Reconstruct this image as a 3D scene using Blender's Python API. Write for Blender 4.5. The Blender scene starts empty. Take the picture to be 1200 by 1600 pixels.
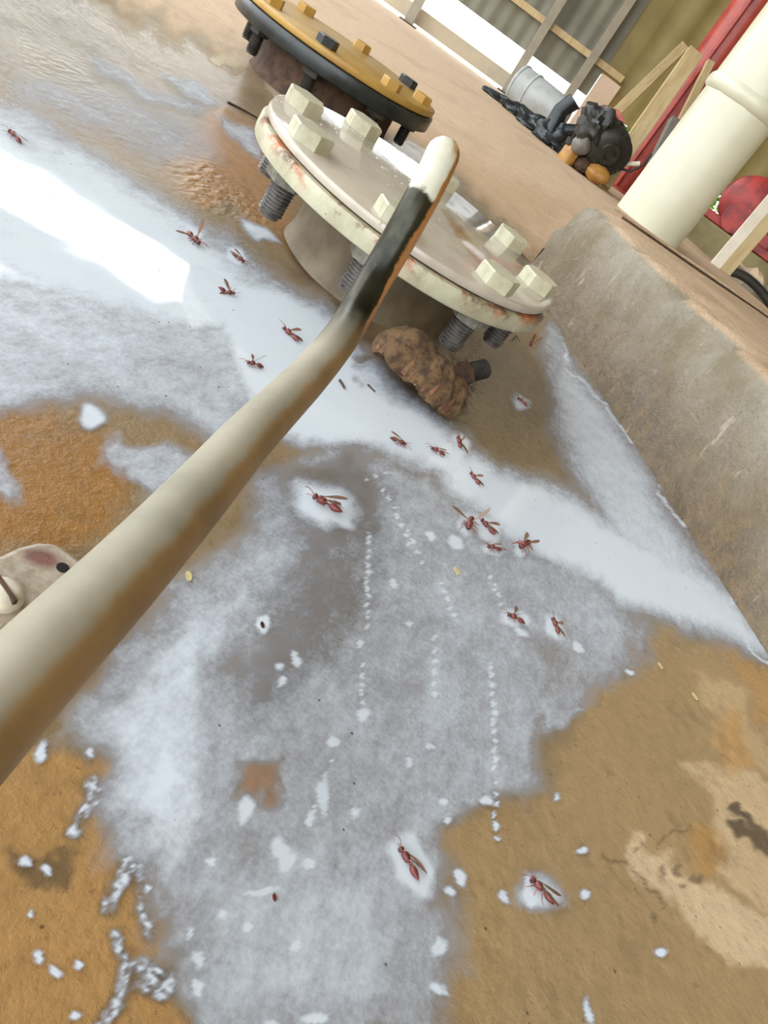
import bpy, math, random
import numpy as np
from mathutils import Vector, Matrix, noise as mnoise

random.seed(7); rng = np.random.default_rng(7)
scn = bpy.context.scene
COL = scn.collection
PI = math.pi

# ---------------------------------------------------------------- camera, sky, exposure
F, PITCH, ROLL, CAMH = 1197.85, 0.5176, 0.6353, 0.2428
cam = bpy.data.cameras.new('camera'); co = bpy.data.objects.new('camera', cam); COL.objects.link(co)
cam.sensor_fit = 'VERTICAL'; cam.sensor_height = 24.0; cam.lens = 24.0 * F / 1600.0
cam.clip_start = 0.01; cam.clip_end = 200
fwd = Vector((0, math.cos(PITCH), -math.sin(PITCH))); up0 = Vector((0, math.sin(PITCH), math.cos(PITCH))); lat = Vector((1, 0, 0))
ry = lat * math.sin(ROLL) * -1 + up0 * math.cos(ROLL)          # picture's up direction
rx = lat * math.cos(ROLL) + up0 * math.sin(ROLL)
M = Matrix((rx, ry, -fwd)).transposed().to_4x4(); M.translation = (0, 0, CAMH)
co.matrix_world = M
cam.dof.use_dof = False
scn.camera = co
vs = scn.view_settings
scn.display_settings.display_device = 'sRGB'
vs.view_transform = 'Standard'; vs.look = 'None'; vs.exposure = 0.0; vs.gamma = 1.0; vs.use_curve_mapping = False

SKY = 5.0
w = bpy.data.worlds.new('sky'); scn.world = w; w.use_nodes = True
bg = w.node_tree.nodes['Background']; bg.inputs[0].default_value = (0.89, 0.945, 1.0, 1); bg.inputs[1].default_value = SKY
UNSEEN_ROOF_EDGE_X = -4.2  # edge of the unseen roof, set to limit sky light on the floor

# ---------------------------------------------------------------- small geometry tools
def ray(x, y):
    dx, dy = x - 600, y - 800
    l = dx * math.cos(ROLL) + dy * math.sin(ROLL); u = dx * math.sin(ROLL) - dy * math.cos(ROLL)
    return Vector((l, F * math.cos(PITCH) + u * math.sin(PITCH), -F * math.sin(PITCH) + u * math.cos(PITCH))) / F
def onz(x, y, z=0.0):                       # the spot at height z seen at this place of the photograph
    d = ray(x, y); t = (z - CAMH) / d.z; return Vector((0, 0, CAMH)) + d * t
def ony(x, y, Y):                           # the spot at depth Y
    d = ray(x, y); return Vector((0, 0, CAMH)) + d * (Y / d.y)
def lin(c):
    c = np.asarray(c, float) / 255.0
    return np.where(c <= 0.04045, c / 12.92, ((c + 0.055) / 1.055) ** 2.4)
def L4(c):
    v = lin(c); return (float(v[0]), float(v[1]), float(v[2]), 1.0)

class MB:
    def __init__(self): self.v = []; self.f = []
    def add(self, vs_, fs_, m=None):
        o = len(self.v)
        self.v += [tuple(m @ Vector(p)) if m else tuple(p) for p in vs_]
        self.f += [tuple(i + o for i in f) for f in fs_]; return self
    def box(self, c, s, m=None):
        x, y, z = s[0] / 2, s[1] / 2, s[2] / 2
        P = [(c[0] + a * x, c[1] + b * y, c[2] + d * z) for a in (-1, 1) for b in (-1, 1) for d in (-1, 1)]
        return self.add(P, [(0, 1, 3, 2), (4, 6, 7, 5), (0, 4, 5, 1), (2, 3, 7, 6), (0, 2, 6, 4), (1, 5, 7, 3)], m)
    def prism(self, poly, z0, z1, m=None):
        n = len(poly)
        P = [(p[0], p[1], z0) for p in poly] + [(p[0], p[1], z1) for p in poly]
        return self.add(P, [tuple(range(n - 1, -1, -1)), tuple(range(n, 2 * n))] + [(i, (i + 1) % n, n + (i + 1) % n, n + i) for i in range(n)], m)
    def lathe(self, prof, n=48, m=None, wob=None):
        P = []; Fc = []
        for k, (r, z) in enumerate(prof):
            for i in range(n):
                a = 2 * PI * i / n; rr = r if wob is None else wob(r, z, a)
                P.append((rr * math.cos(a), rr * math.sin(a), z))
        for k in range(len(prof) - 1):
            for i in range(n):
                j = (i + 1) % n; Fc.append((k * n + i, k * n + j, (k + 1) * n + j, (k + 1) * n + i))
        if prof[0][0] > 1e-6: Fc.append(tuple(range(n - 1, -1, -1)))
        if prof[-1][0] > 1e-6: Fc.append(tuple((len(prof) - 1) * n + i for i in range(n)))
        return self.add(P, Fc, m)
    def tube(self, pts, rad, n=12, cap=True, m=None, flat=None):
        pts = [Vector(p) for p in pts]; N = len(pts)
        if not hasattr(rad, '__len__'): rad = [rad] * N
        T = [(pts[min(i + 1, N - 1)] - pts[max(i - 1, 0)]).normalized() for i in range(N)]
        nv = Vector((0, 0, 1)) if abs(T[0].z) < 0.9 else Vector((1, 0, 0))
        P = []; Fc = []
        for i in range(N):
            nv = (nv - T[i] * nv.dot(T[i])).normalized(); b = T[i].cross(nv)
            for k in range(n):
                a = 2 * PI * k / n; fl = 1.0 if flat is None else flat
                P.append(tuple(pts[i] + nv * (math.cos(a) * rad[i] * fl) + b * (math.sin(a) * rad[i])))
        for i in range(N - 1):
            for k in range(n):
                j = (k + 1) % n; Fc.append((i * n + k, i * n + j, (i + 1) * n + j, (i + 1) * n + k))
        if cap: Fc.append(tuple(range(n - 1, -1, -1))); Fc.append(tuple((N - 1) * n + k for k in range(n)))
        return self.add(P, Fc, m)
    def blob(self, c, r, amp=0.0, sc=1.0, seed=0, nu=28, nv=16, m=None, zmin=None):
        P = []; Fc = []
        for j in range(nv + 1):
            th = PI * j / nv
            for i in range(nu):
                a = 2 * PI * i / nu
                d = Vector((math.sin(th) * math.cos(a), math.sin(th) * math.sin(a), math.cos(th)))
                k = 1 + amp * mnoise.fractal(d * sc + Vector((seed, seed * 1.7, 0)), 0.8, 2.0, 4)
                p = Vector((c[0] + d.x * r[0] * k, c[1] + d.y * r[1] * k, c[2] + d.z * r[2] * k))
                if zmin is not None and p.z < zmin: p.z = zmin
                P.append(tuple(p))
        for j in range(nv):
            for i in range(nu):
                q = (i + 1) % nu; Fc.append((j * nu + i, (j + 1) * nu + i, (j + 1) * nu + q, j * nu + q))
        return self.add(P, Fc, m)
    def build(self, name, mat, parent=None, smooth=40, bevel=0, loc=None, rot=None):
        me = bpy.data.meshes.new(name); me.from_pydata(self.v, [], self.f); me.validate(); me.update()
        if smooth:
            me.shade_smooth(); me.set_sharp_from_angle(angle=math.radians(smooth))
        o = bpy.data.objects.new(name, me); COL.objects.link(o)
        if mat: me.materials.append(mat)
        if parent: o.parent = parent
        if loc is not None: o.location = loc
        if rot is not None: o.rotation_euler = rot
        if bevel:
            b = o.modifiers.new('edge', 'BEVEL'); b.width = bevel; b.segments = 2; b.limit_method = 'ANGLE'
        return o

def tag(o, label=None, cat=None, group=None, kind=None):
    if label: o['label'] = label
    if cat: o['category'] = cat
    if group: o['group'] = group
    if kind: o['kind'] = kind
    return o
def empty(name, loc, rot=(0, 0, 0)):
    o = bpy.data.objects.new(name, None); COL.objects.link(o); o.location = loc; o.rotation_euler = rot; o.empty_display_size = 0.02
    return o
def kids(o): return [c for c in COL.objects if c.parent == o]
def copy_tree(o, parent=None):
    ch = kids(o)
    c = o.copy(); COL.objects.link(c); c.parent = parent
    for k in ch: copy_tree(k, c)
    return c

# ---------------------------------------------------------------- materials
def pm(name, c1, c2=None, scale=20, rough=0.6, metal=0.0, bump=0.0, bscale=None, coat=0.0, spots=None, spot_t=0.62, spot_scale=None, rough2=None, spec=0.5, stretch=None, dist=0.002):
    m = bpy.data.materials.new(name); m.use_nodes = True; nt = m.node_tree; N = nt.nodes; Lk = nt.links
    b = N['Principled BSDF']; b.inputs['Roughness'].default_value = rough; b.inputs['Metallic'].default_value = metal
    b.inputs['Coat Weight'].default_value = coat; b.inputs['Coat Roughness'].default_value = 0.08; b.inputs['Specular IOR Level'].default_value = spec
    tc = N.new('ShaderNodeTexCoord'); src = tc.outputs['Object']
    if stretch:
        mp = N.new('ShaderNodeMapping'); mp.inputs['Scale'].default_value = stretch; Lk.new(src, mp.inputs[0]); src = mp.outputs[0]
    def nz(s, det=6, ro=0.6):
        n = N.new('ShaderNodeTexNoise'); n.inputs['Scale'].default_value = s; n.inputs['Detail'].default_value = det; n.inputs['Roughness'].default_value = ro
        Lk.new(src, n.inputs['Vector']); return n
    def mr(sock, a, bb, c=0.0, d=1.0):
        r = N.new('ShaderNodeMapRange'); r.interpolation_type = 'SMOOTHSTEP'; Lk.new(sock, r.inputs['Value'])
        for k, v_ in zip(('From Min', 'From Max', 'To Min', 'To Max'), (a, bb, c, d)): r.inputs[k].default_value = v_
        return r.outputs['Result']
    if c2 is None: c2 = tuple(max(0, x * 0.82) for x in c1)
    n1 = nz(scale)
    mx = N.new('ShaderNodeMix'); mx.data_type = 'RGBA'; mx.inputs['A'].default_value = L4(c1); mx.inputs['B'].default_value = L4(c2)
    fac = mr(n1.outputs['Fac'], 0.35, 0.68); Lk.new(fac, mx.inputs['Factor']); out = mx.outputs['Result']
    if rough2 is not None: Lk.new(mr(n1.outputs['Fac'], 0.35, 0.68, rough, rough2), b.inputs['Roughness'])
    if spots:
        n2 = nz(spot_scale or scale * 0.6, 8, 0.7)
        m2 = N.new('ShaderNodeMix'); m2.data_type = 'RGBA'; m2.inputs['B'].default_value = L4(spots)
        Lk.new(out, m2.inputs['A']); Lk.new(mr(n2.outputs['Fac'], spot_t, spot_t + 0.06), m2.inputs['Factor']); out = m2.outputs['Result']
    Lk.new(out, b.inputs['Base Color'])
    if bump:
        nb = nz(bscale or scale * 3, 6, 0.65); bp = N.new('ShaderNodeBump'); bp.inputs['Strength'].default_value = bump; bp.inputs['Distance'].default_value = dist
        Lk.new(nb.outputs['Fac'], bp.inputs['Height']); Lk.new(bp.outputs['Normal'], b.inputs['Normal'])
    return m

M_cream = pm('cream_paint', (222, 218, 196), (205, 199, 172), 30, 0.35, bump=0.15, bscale=120, spots=(120, 84, 50), spot_t=0.70, spot_scale=45, dist=0.001)
M_ring = pm('chipped_cream_paint', (214, 210, 186), (190, 182, 150), 35, 0.5, bump=0.4, bscale=150, spots=(150, 88, 42), spot_t=0.655, spot_scale=28, dist=0.001)
M_bolt = pm('painted_bolt', (188, 184, 160), (166, 158, 130), 60, 0.35, bump=0.1)
M_thread = pm('grey_thread_steel', (138, 134, 128), (84, 78, 72), 120, 0.45, 0.6)
M_nut = pm('dirty_nut', (134, 130, 116), (92, 84, 72), 90, 0.6)
M_stub = pm('dirty_pipe', (112, 98, 74), (84, 70, 48), 22, 0.6, bump=0.4, bscale=140, spots=(66, 44, 26), spot_t=0.66, dist=0.001)
M_yellow = pm('yellow_paint', (178, 142, 70), (164, 124, 56), 14, 0.4, bump=0.1, spots=(120, 80, 40), spot_t=0.7)
M_black = pm('black_paint', (40, 46, 44), (26, 28, 26), 30, 0.3, bump=0.1)
M_rust = pm('rusty_steel', (88, 62, 44), (52, 38, 28), 60, 0.8, bump=0.8, bscale=150)
M_dark = pm('dark_steel', (72, 66, 58), (48, 42, 36), 60, 0.5, 0.4)
M_concrete = None
M_colpaint = pm('column_paint', (196, 192, 170), (188, 184, 160), 9, 0.32, bump=0.05, bscale=40, spots=(120, 110, 95), spot_t=0.765, spot_scale=22)
M_redpaint = pm('red_paint', (172, 66, 50), (142, 50, 40), 8, 0.35)
M_redmach = pm('red_machine_paint', (166, 52, 46), (116, 36, 34), 14, 0.45, spots=(70, 22, 18), spot_t=0.66)
M_wood = pm('pale_timber', (196, 176, 134), (176, 152, 108), 6, 0.7, stretch=(6, 6, 1), bump=0.2)
M_pink = pm('pale_pink_board', (214, 190, 166), (202, 176, 150), 4, 0.7)
M_olive = pm('olive_sheet', (150, 136, 84), (136, 120, 72), 3, 0.6)
M_sheet = pm('grey_sheet', (128, 126, 110), (112, 110, 94), 3, 0.6)
M_board = pm('tan_board', (190, 176, 150), (168, 160, 142), 2, 0.7)
M_post = pm('grey_post', (158, 150, 132), (140, 132, 114), 5, 0.6)
M_roof = pm('roof_sheet', (150, 142, 124), (130, 122, 104), 2, 0.6)
M_bucket = pm('white_bucket', (176, 180, 178), (158, 160, 156), 8, 0.5)
M_tarp = pm('black_plastic', (24, 30, 32), (40, 48, 50), 14, 0.35, bump=0.6, bscale=60)
M_engine = pm('engine_black', (46, 46, 40), (30, 30, 26), 30, 0.45)
M_tank = pm('amber_tank', (178, 136, 70), (158, 108, 48), 12, 0.4)
M_rubber = pm('black_rubber', (38, 34, 30), (24, 22, 20), 30, 0.55)
M_grey = pm('grey_plastic', (120, 116, 106), (96, 90, 82), 20, 0.5)
M_pale = pm('pale_plastic', (214, 206, 190), (200, 188, 168), 20, 0.5)
M_pinkp = pm('pink_plastic', (204, 120, 108), (184, 100, 90), 20, 0.5)
M_greenp = pm('green_cloth', (172, 196, 110), (190, 186, 90), 20, 0.7)
M_leaf = pm('leaf', (128, 170, 40), (96, 140, 30), 8, 0.6)
M_ground = pm('outside_ground', (190, 180, 160), (170, 160, 130), 1, 0.9)
M_nest = pm('nest_paper', (114, 86, 54), (62, 42, 24), 120, 0.85, bump=1.0, bscale=260, spots=(70, 40, 22), spot_t=0.58, spot_scale=90, dist=0.003)
M_nestcell = pm('nest_cell', (128, 96, 66), (88, 58, 40), 160, 0.85, bump=0.6, spots=(130, 56, 40), spot_t=0.6, spot_scale=110)
M_wasp = pm('wasp_red_brown', (116, 54, 48), (72, 34, 32), 260, 0.35)
M_waspdark = pm('wasp_dark', (70, 30, 26), (50, 24, 22), 300, 0.35)
M_leg = pm('wasp_leg', (150, 78, 56), (112, 52, 40), 400, 0.4)
M_twig = pm('twig', (70, 50, 34), (46, 32, 22), 200, 0.8)
M_husk = pm('seed_husk', (204, 190, 140), (180, 160, 104), 200, 0.7)
M_screw = pm('screw_paint', (214, 206, 186), (190, 178, 156), 120, 0.45)
M_hole_shade = pm('hole_shade', (16, 12, 10), (10, 8, 8), 50, 0.9)
def wing_material():
    m = bpy.data.materials.new('wasp_wing'); m.use_nodes = True; b = m.node_tree.nodes['Principled BSDF']
    b.inputs['Base Color'].default_value = L4((120, 84, 58)); b.inputs['Roughness'].default_value = 0.25; b.inputs['Alpha'].default_value = 0.82
    return m
M_wing = wing_material()

# ---------------------------------------------------------------- stains of the floor, as maps over the floor plane
def project(X, Y, Z=0.0):
    Zc = Z - CAMH
    fw = Y * math.cos(PITCH) - Zc * math.sin(PITCH); up = Y * math.sin(PITCH) + Zc * math.cos(PITCH)
    fw = np.maximum(fw, 1e-3); l = F * X / fw; u = F * up / fw
    return 600 + l * math.cos(ROLL) + u * math.sin(ROLL), 800 + l * math.sin(ROLL) - u * math.cos(ROLL)
def sm(x): x = np.clip(x, 0, 1); return x * x * (3 - 2 * x)
def poly_mask(px, py, poly, soft):
    poly = np.array(poly, float); n = len(poly)
    d2 = np.full(px.shape, 1e18); inside = np.zeros(px.shape, bool)
    for i in range(n):
        a = poly[i]; b = poly[(i + 1) % n]; e = b - a; L2 = e @ e + 1e-9
        t = np.clip(((px - a[0]) * e[0] + (py - a[1]) * e[1]) / L2, 0, 1)
        d2 = np.minimum(d2, (px - a[0] - t * e[0]) ** 2 + (py - a[1] - t * e[1]) ** 2)
        c = ((a[1] > py) != (b[1] > py)); den = (b[1] - a[1]) if abs(b[1] - a[1]) > 1e-9 else 1e-9
        inside ^= c & (px < (b[0] - a[0]) * (py - a[1]) / den + a[0])
    s = np.where(inside, 1, -1) * np.sqrt(d2)
    return sm(0.5 + s / (2 * soft))
def ell_mask(px, py, cx, cy, rx_, ry_, ang=0.0, soft=0.35):  # blot with an uneven rim
    a = math.radians(ang); dx = px - cx; dy = py - cy
    u = (dx * math.cos(a) + dy * math.sin(a)) / rx_; v = (-dx * math.sin(a) + dy * math.cos(a)) / ry_
    # ragged outline
    th = np.arctan2(v, u); r = np.sqrt(u * u + v * v) * (1 + 0.12 * np.sin(2 * th + cx) + 0.09 * np.sin(3 * th + cy) + 0.05 * np.sin(5 * th + cx * 2))
    return sm((1 + soft - r) / (2 * soft))
def line_mask(px, py, pts, w, soft):
    pts = np.array(pts, float); d2 = np.full(px.shape, 1e18)
    for a, b in zip(pts[:-1], pts[1:]):
        e = b - a; t = np.clip(((px - a[0]) * e[0] + (py - a[1]) * e[1]) / (e @ e), 0, 1)
        d2 = np.minimum(d2, (px - a[0] - t * e[0]) ** 2 + (py - a[1] - t * e[1]) ** 2)
    return sm((w + soft - np.sqrt(d2)) / (2 * soft))

WASPS = [  # head, tail (photo places on the floor), pose, label
 ((14, 205), (34, 224), 'flat', 'dead wasp at the left edge, lying just above the bright window reflection'),
 ((311, 384), (290, 360), 'up', 'dead wasp at the right-hand tip of the bright window reflection'),
 ((380, 408), (364, 396), 'flat', 'dead wasp between the reflection tip and the left stud of the white flange'),
 ((362, 458), (346, 452), 'side', 'dead wasp with a dark wing hanging down, just right below the window reflection'),
 ((442, 513), (468, 534), 'side', 'dead wasp on the white milk closest to the dark middle of the bent bar'),
 ((386, 566), (412, 572), 'up', 'dead wasp with raised thin wings lying left of the bend of the bar'),
 ((632, 694), (612, 684), 'flat', 'dead wasp floating right of the bar, leftmost of three below the nest'),
 ((674, 700), (696, 710), 'flat', 'dead wasp in the middle of the three floating below the nest'),
 ((715, 684), (721, 702), 'side', 'dead wasp closest to the nest, rightmost of the three below it'),
 ((736, 740), (750, 757), 'side', 'dead wasp floating alone in the middle of the white pool'),
 ((481, 774), (539, 803), 'side', 'large dead wasp on its side in a white blob right of the clay covered bar'),
 ((729, 828), (737, 806), 'up', 'dead wasp with wings spread up and down, left of the group of four'),
 ((751, 812), (775, 836), 'side', 'dead wasp in the group of four with one wing pointing right'),
 ((764, 854), (782, 858), 'flat', 'dead wasp lowest in the group of four'),
 ((811, 856), (828, 846), 'flat', 'dead wasp at the right of the group of four with a wing pointing down right'),
 ((794, 960), (820, 972), 'up', 'dead wasp with raised wings in a white patch near a pale stroke'),
 ((863, 966), (875, 992), 'side', 'dead wasp curled on the right rim of the wet film beside the brown concrete'),
 ((625, 1326), (655, 1372), 'side', 'dead wasp in a round white blob near the bottom, one wing sticking up'),
 ((832, 1376), (864, 1408), 'flat', 'dead wasp with folded grey wings on brown concrete near the bottom right'),
 ((812, 624), (822, 632), 'flat', 'dead wasp in the brown water right of the nest'),
]

def floor_maps(X, Y):
    px0, py0 = project(X, Y)
    n = len(X)
    # ragged outlines: the stain borders wander with a noise
    inv = (np.abs(px0 - 600) < 1500) & (np.abs(py0 - 800) < 1800)
    wx = np.zeros(n); wy = np.zeros(n); hn = np.zeros(n)
    for i in np.nonzero(inv)[0]:
        a_ = px0[i] / 95.0; b_ = py0[i] / 95.0
        wx[i] = 1.1 * mnoise.fractal(Vector((a_, b_, 0.3)), 0.75, 2.1, 4); wy[i] = 1.1 * mnoise.fractal(Vector((a_ + 31.7, b_ - 12.4, 5.9)), 0.75, 2.1, 4)
        if py0[i] > 1180 and px0[i] < 320: hn[i] = mnoise.noise(Vector((px0[i] / 11.0, py0[i] / 11.0, 7.7))) + 0.5 * mnoise.noise(Vector((px0[i] / 5.0, py0[i] / 5.0, 2.2)))
    wx -= wx[inv].mean(); wy -= wy[inv].mean()
    px = px0 + 30 * wx; py = py0 + 30 * wy
    col = np.tile(lin((216, 188, 156)), (n, 1)); wet = np.zeros(n); milk = np.zeros(n)
    def stain(mask, c, op=1.0):
        nonlocal col
        k = (mask * op)[:, None]; col = col * (1 - k) + lin(c) * k
    near = poly_mask(px, py, [(-900, -300), (110, -30), (345, 76), (425, 134), (520, 170), (700, 250), (840, 392), (1300, 1120), (1500, 2600), (-900, 2600)], 34)
    near = np.where(Y < 0.08, 1.0, near)
    stain(near, (134, 114, 84)); wet = np.maximum(wet, near * 0.9)
    tl = poly_mask(px, py, [(-500, -200), (150, -60), (250, 60), (180, 130), (0, 170), (-500, 0)], 40); stain(tl, (112, 94, 56), 0.8)
    tl2 = poly_mask(px, py, [(140, -20), (345, 76), (420, 140), (380, 160), (250, 90), (130, 30)], 14); stain(tl2, (152, 130, 92), 0.6)
    stain(poly_mask(px, py, [(-40, 640), (90, 648), (180, 690), (215, 750), (190, 815), (130, 850), (60, 870), (-40, 880)], 20), (146, 102, 46), 0.95)
    stain(poly_mask(px, py, [(-60, 1150), (60, 1175), (150, 1200), (165, 1310), (230, 1390), (262, 1500), (285, 1640), (-60, 1640)], 18), (166, 128, 80), 0.95)
    stain(poly_mask(px, py, [(1010, 975), (1260, 1060), (1300, 1700), (690, 1700), (715, 1290), (850, 1245), (925, 1100)], 22), (158, 132, 94), 0.95)
    dryp = np.zeros(n)
    for pl, c, op in [([(985, 1285), (1030, 1300), (1060, 1340), (1110, 1385), (1250, 1450), (1250, 1530), (1140, 1490), (1080, 1430), (1040, 1390), (980, 1365)], (196, 172, 138), 0.9),
                      ([(1088, 1190), (1140, 1185), (1180, 1210), (1250, 1250), (1250, 1450), (1180, 1400), (1120, 1320)], (194, 168, 130), 0.75),
                      ([(1075, 1060), (1120, 1065), (1180, 1110), (1250, 1160), (1250, 1230), (1150, 1190), (1110, 1120)], (186, 158, 116), 0.7)]:
        mk = poly_mask(px, py, pl, 9); stain(mk, c, op); dryp = np.maximum(dryp, mk)
    stain(poly_mask(px, py, [(1105, 1105), (1150, 1110), (1195, 1180), (1190, 1205), (1140, 1195)], 10), (178, 136, 80), 0.75)
    stain(poly_mask(px, py, [(1130, 1010), (1250, 1080), (1250, 1140), (1140, 1060)], 14), (176, 136, 82), 0.7)
    stain(poly_mask(px, py, [(1090, 1290), (1150, 1330), (1140, 1380), (1090, 1350)], 16), (170, 126, 66), 0.6)
    stain(poly_mask(px, py, [(400, 760), (540, 715), (640, 790), (640, 900), (560, 980), (520, 1060), (430, 1140), (360, 1090), (420, 950)], 40), (92, 80, 64), 0.85)
    stain(poly_mask(px, py, [(380, 1190), (440, 1205), (430, 1262), (390, 1260)], 14), (164, 118, 76), 0.8)
    stain(poly_mask(px, py, [(600, 640), (700, 560), (800, 520), (890, 610), (880, 700), (800, 740), (710, 690)], 28), (112, 94, 62), 0.9)
    stain(poly_mask(px, py, [(560, 560), (660, 540), (740, 600), (735, 655), (690, 665), (620, 610)], 10), (66, 50, 34), 0.8)  # dark shading under the nest, painted into the floor colour
    stain(poly_mask(px, py, [(330, 160), (400, 185), (440, 270), (490, 400), (440, 380), (370, 340), (300, 310), (260, 255)], 20), (166, 120, 70), 0.85)
    stain(poly_mask(px, py, [(440, 380), (480, 380), (560, 470), (580, 540), (520, 500)], 12), (90, 68, 46), 0.8)
    # worn dark marks with a shape of their own
    for pts, wd in [([(1150, 1245), (1172, 1275), (1200, 1310), (1240, 1350)], 10), ([(1145, 1280), (1170, 1300), (1210, 1345)], 8)]:
        stain(line_mask(px, py, pts, wd, 5), (58, 46, 30), 0.85)
    for pts in ([(935, 1335), (975, 1345), (1000, 1362), (1030, 1400), (1048, 1425)], [(1080, 985), (1100, 1000)], [(1045, 1298), (1085, 1305)]):
        stain(line_mask(px, py, pts, 2.5, 3), (90, 72, 46), 0.75)
    for c in [(1040, 1345, 14, 8, 60), (1066, 1350, 10, 6, 50), (1098, 1370, 8, 10, 0), (1075, 1390, 6, 10, 20), (1022, 1443, 9, 12, 0), (1012, 1312, 7, 9, 0)]:
        stain(ell_mask(px, py, *c), (110, 90, 66), 0.8)
    stain(ell_mask(px, py, 78, 1350, 58, 20, -4), (104, 86, 62), 0.85)
    stain(line_mask(px, py, [(345, 82), (390, 108), (432, 142)], 7, 4), (206, 188, 158), 0.9)
    stain(poly_mask(px, py, [(430, 60), (520, 130), (700, 260), (840, 395), (900, 330), (700, 190), (560, 110)], 30), (176, 140, 102), 0.5)
    # ---- the white liquid
    fx_, fy_ = px, py; gx_, gy_ = px0 + 11 * wx, py0 + 11 * wy
    def m(poly, soft, s, film=False):
        nonlocal milk
        milk = np.maximum(milk, poly_mask(fx_ if film else gx_, fy_ if film else gy_, poly, soft) * s)
    m([(-130, 110), (60, 178), (150, 235), (235, 292), (300, 340), (370, 380), (430, 420), (460, 500), (470, 560), (340, 700), (260, 650), (120, 625), (0, 655), (-120, 640), (-230, 560), (-250, 470), (-330, 390), (-350, 300), (-270, 220), (-220, 140)], 34, 0.74)
    m([(-110, 130), (0, 175), (120, 225), (240, 300), (320, 365), (400, 420), (430, 480), (420, 540), (330, 530), (240, 520), (100, 470), (-60, 440), (-180, 420), (-260, 350), (-250, 260), (-170, 170)], 40, 1.0)
    m([(330, 420), (440, 440), (530, 500), (590, 580), (650, 640), (720, 685), (790, 735), (760, 775), (640, 730), (560, 706), (470, 696), (380, 650), (330, 520)], 34, 1.05)  # this pool and the next: milk plus dim reflections painted as white
    m([(660, 680), (760, 720), (850, 750), (930, 790), (1020, 840), (1100, 890), (1170, 950), (1250, 1050), (1150, 1010), (1040, 975), (960, 955), (860, 885), (780, 840), (690, 770)], 40, 1.05)
    m([(870, 540), (905, 560), (980, 680), (1080, 850), (1190, 1010), (1100, 970), (960, 860), (890, 740), (850, 640)], 36, 0.86)
    m([(850, 495), (885, 520), (930, 620), (890, 640), (830, 560)], 20, 0.66)
    thin = [(470, 690), (440, 745), (350, 830), (280, 890), (200, 990), (100, 1110), (80, 1165), (155, 1190), (160, 1300), (225, 1370), (255, 1470), (300, 1650), (690, 1650), (715, 1500), (700, 1390), (715, 1290), (760, 1262), (860, 1235), (850, 1150), (935, 1100), (1000, 1000), (960, 930), (880, 850), (760, 760), (600, 700)]
    m(thin, 45, 0.66, True)
    m([(120, 1110), (210, 1000), (330, 890), (420, 830), (390, 1000), (340, 1150), (350, 1290), (290, 1380), (190, 1340), (140, 1240)], 80, 0.86, True)
    m([(190, 1160), (270, 1120), (310, 1250), (250, 1340), (190, 1290)], 50, 0.96, True)
    m([(240, 1380), (420, 1270), (560, 1300), (680, 1440), (640, 1600), (320, 1640), (270, 1500)], 90, 0.75, True)
    m([(640, 850), (780, 850), (800, 1000), (740, 1150), (660, 1250), (560, 1200), (620, 1000)], 80, 0.74, True)
    m([(850, 880), (970, 930), (1000, 1000), (930, 1080), (860, 1000)], 50, 0.70, True)
    m([(160, 690), (230, 690), (300, 700), (330, 760), (250, 800), (215, 770), (170, 740)], 22, 0.72, True)
    m([(-100, 690), (10, 700), (25, 770), (-20, 800), (-100, 790)], 20, 0.66, True)
    m([(130, 85), (180, 100), (250, 140), (330, 155), (350, 160), (300, 170), (230, 165), (160, 120)], 18, 0.66)
    m([(250, 115), (300, 130), (345, 160), (330, 165), (280, 145)], 10, 0.85)
    m([(340, 180), (400, 200), (412, 250), (380, 235), (350, 205)], 14, 0.78)
    m([(40, 110), (200, 140), (330, 190), (350, 255), (250, 260), (120, 200), (0, 170)], 36, 0.52)
    m([(375, 345), (410, 355), (432, 378), (400, 382), (380, 372)], 8, 0.9)
    m([(850, 1090), (930, 1090), (940, 1100), (860, 1150)], 20, 0.66, True)
    # brown windows left in the film
    for pl, soft, op in [([(410, 760), (540, 735), (590, 790), (560, 850), (600, 930), (540, 1010), (470, 1050), (400, 1120), (360, 1080), (430, 930), (470, 850)], 40, 0.42),
                         ([(380, 1185), (445, 1200), (440, 1262), (395, 1268), (370, 1240)], 16, 0.7),
                         ([(700, 560), (830, 520), (870, 640), (850, 700), (790, 730), (720, 690)], 30, 0.85),
                         ([(460, 735), (560, 720), (600, 780), (540, 800), (470, 770)], 20, 0.35),
                         ([(560, 555), (650, 600), (700, 650), (740, 655), (735, 600), (650, 540)], 10, 0.9),
                         ([(820, 1000), (870, 1010), (900, 1060), (850, 1080)], 25, 0.35)]:
        milk = milk * (1 - 0.75 * op * poly_mask(px, py, pl, soft))
    # line of froth along the plinth
    ln = line_mask(px, py, [(885, 535), (925, 605), (950, 650), (1000, 720), (1080, 840), (1150, 960), (1215, 1050)], 4, 4); milk = np.maximum(milk, ln * 1.0)
    px, py = px0 + 5 * wx, py0 + 5 * wy
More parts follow.
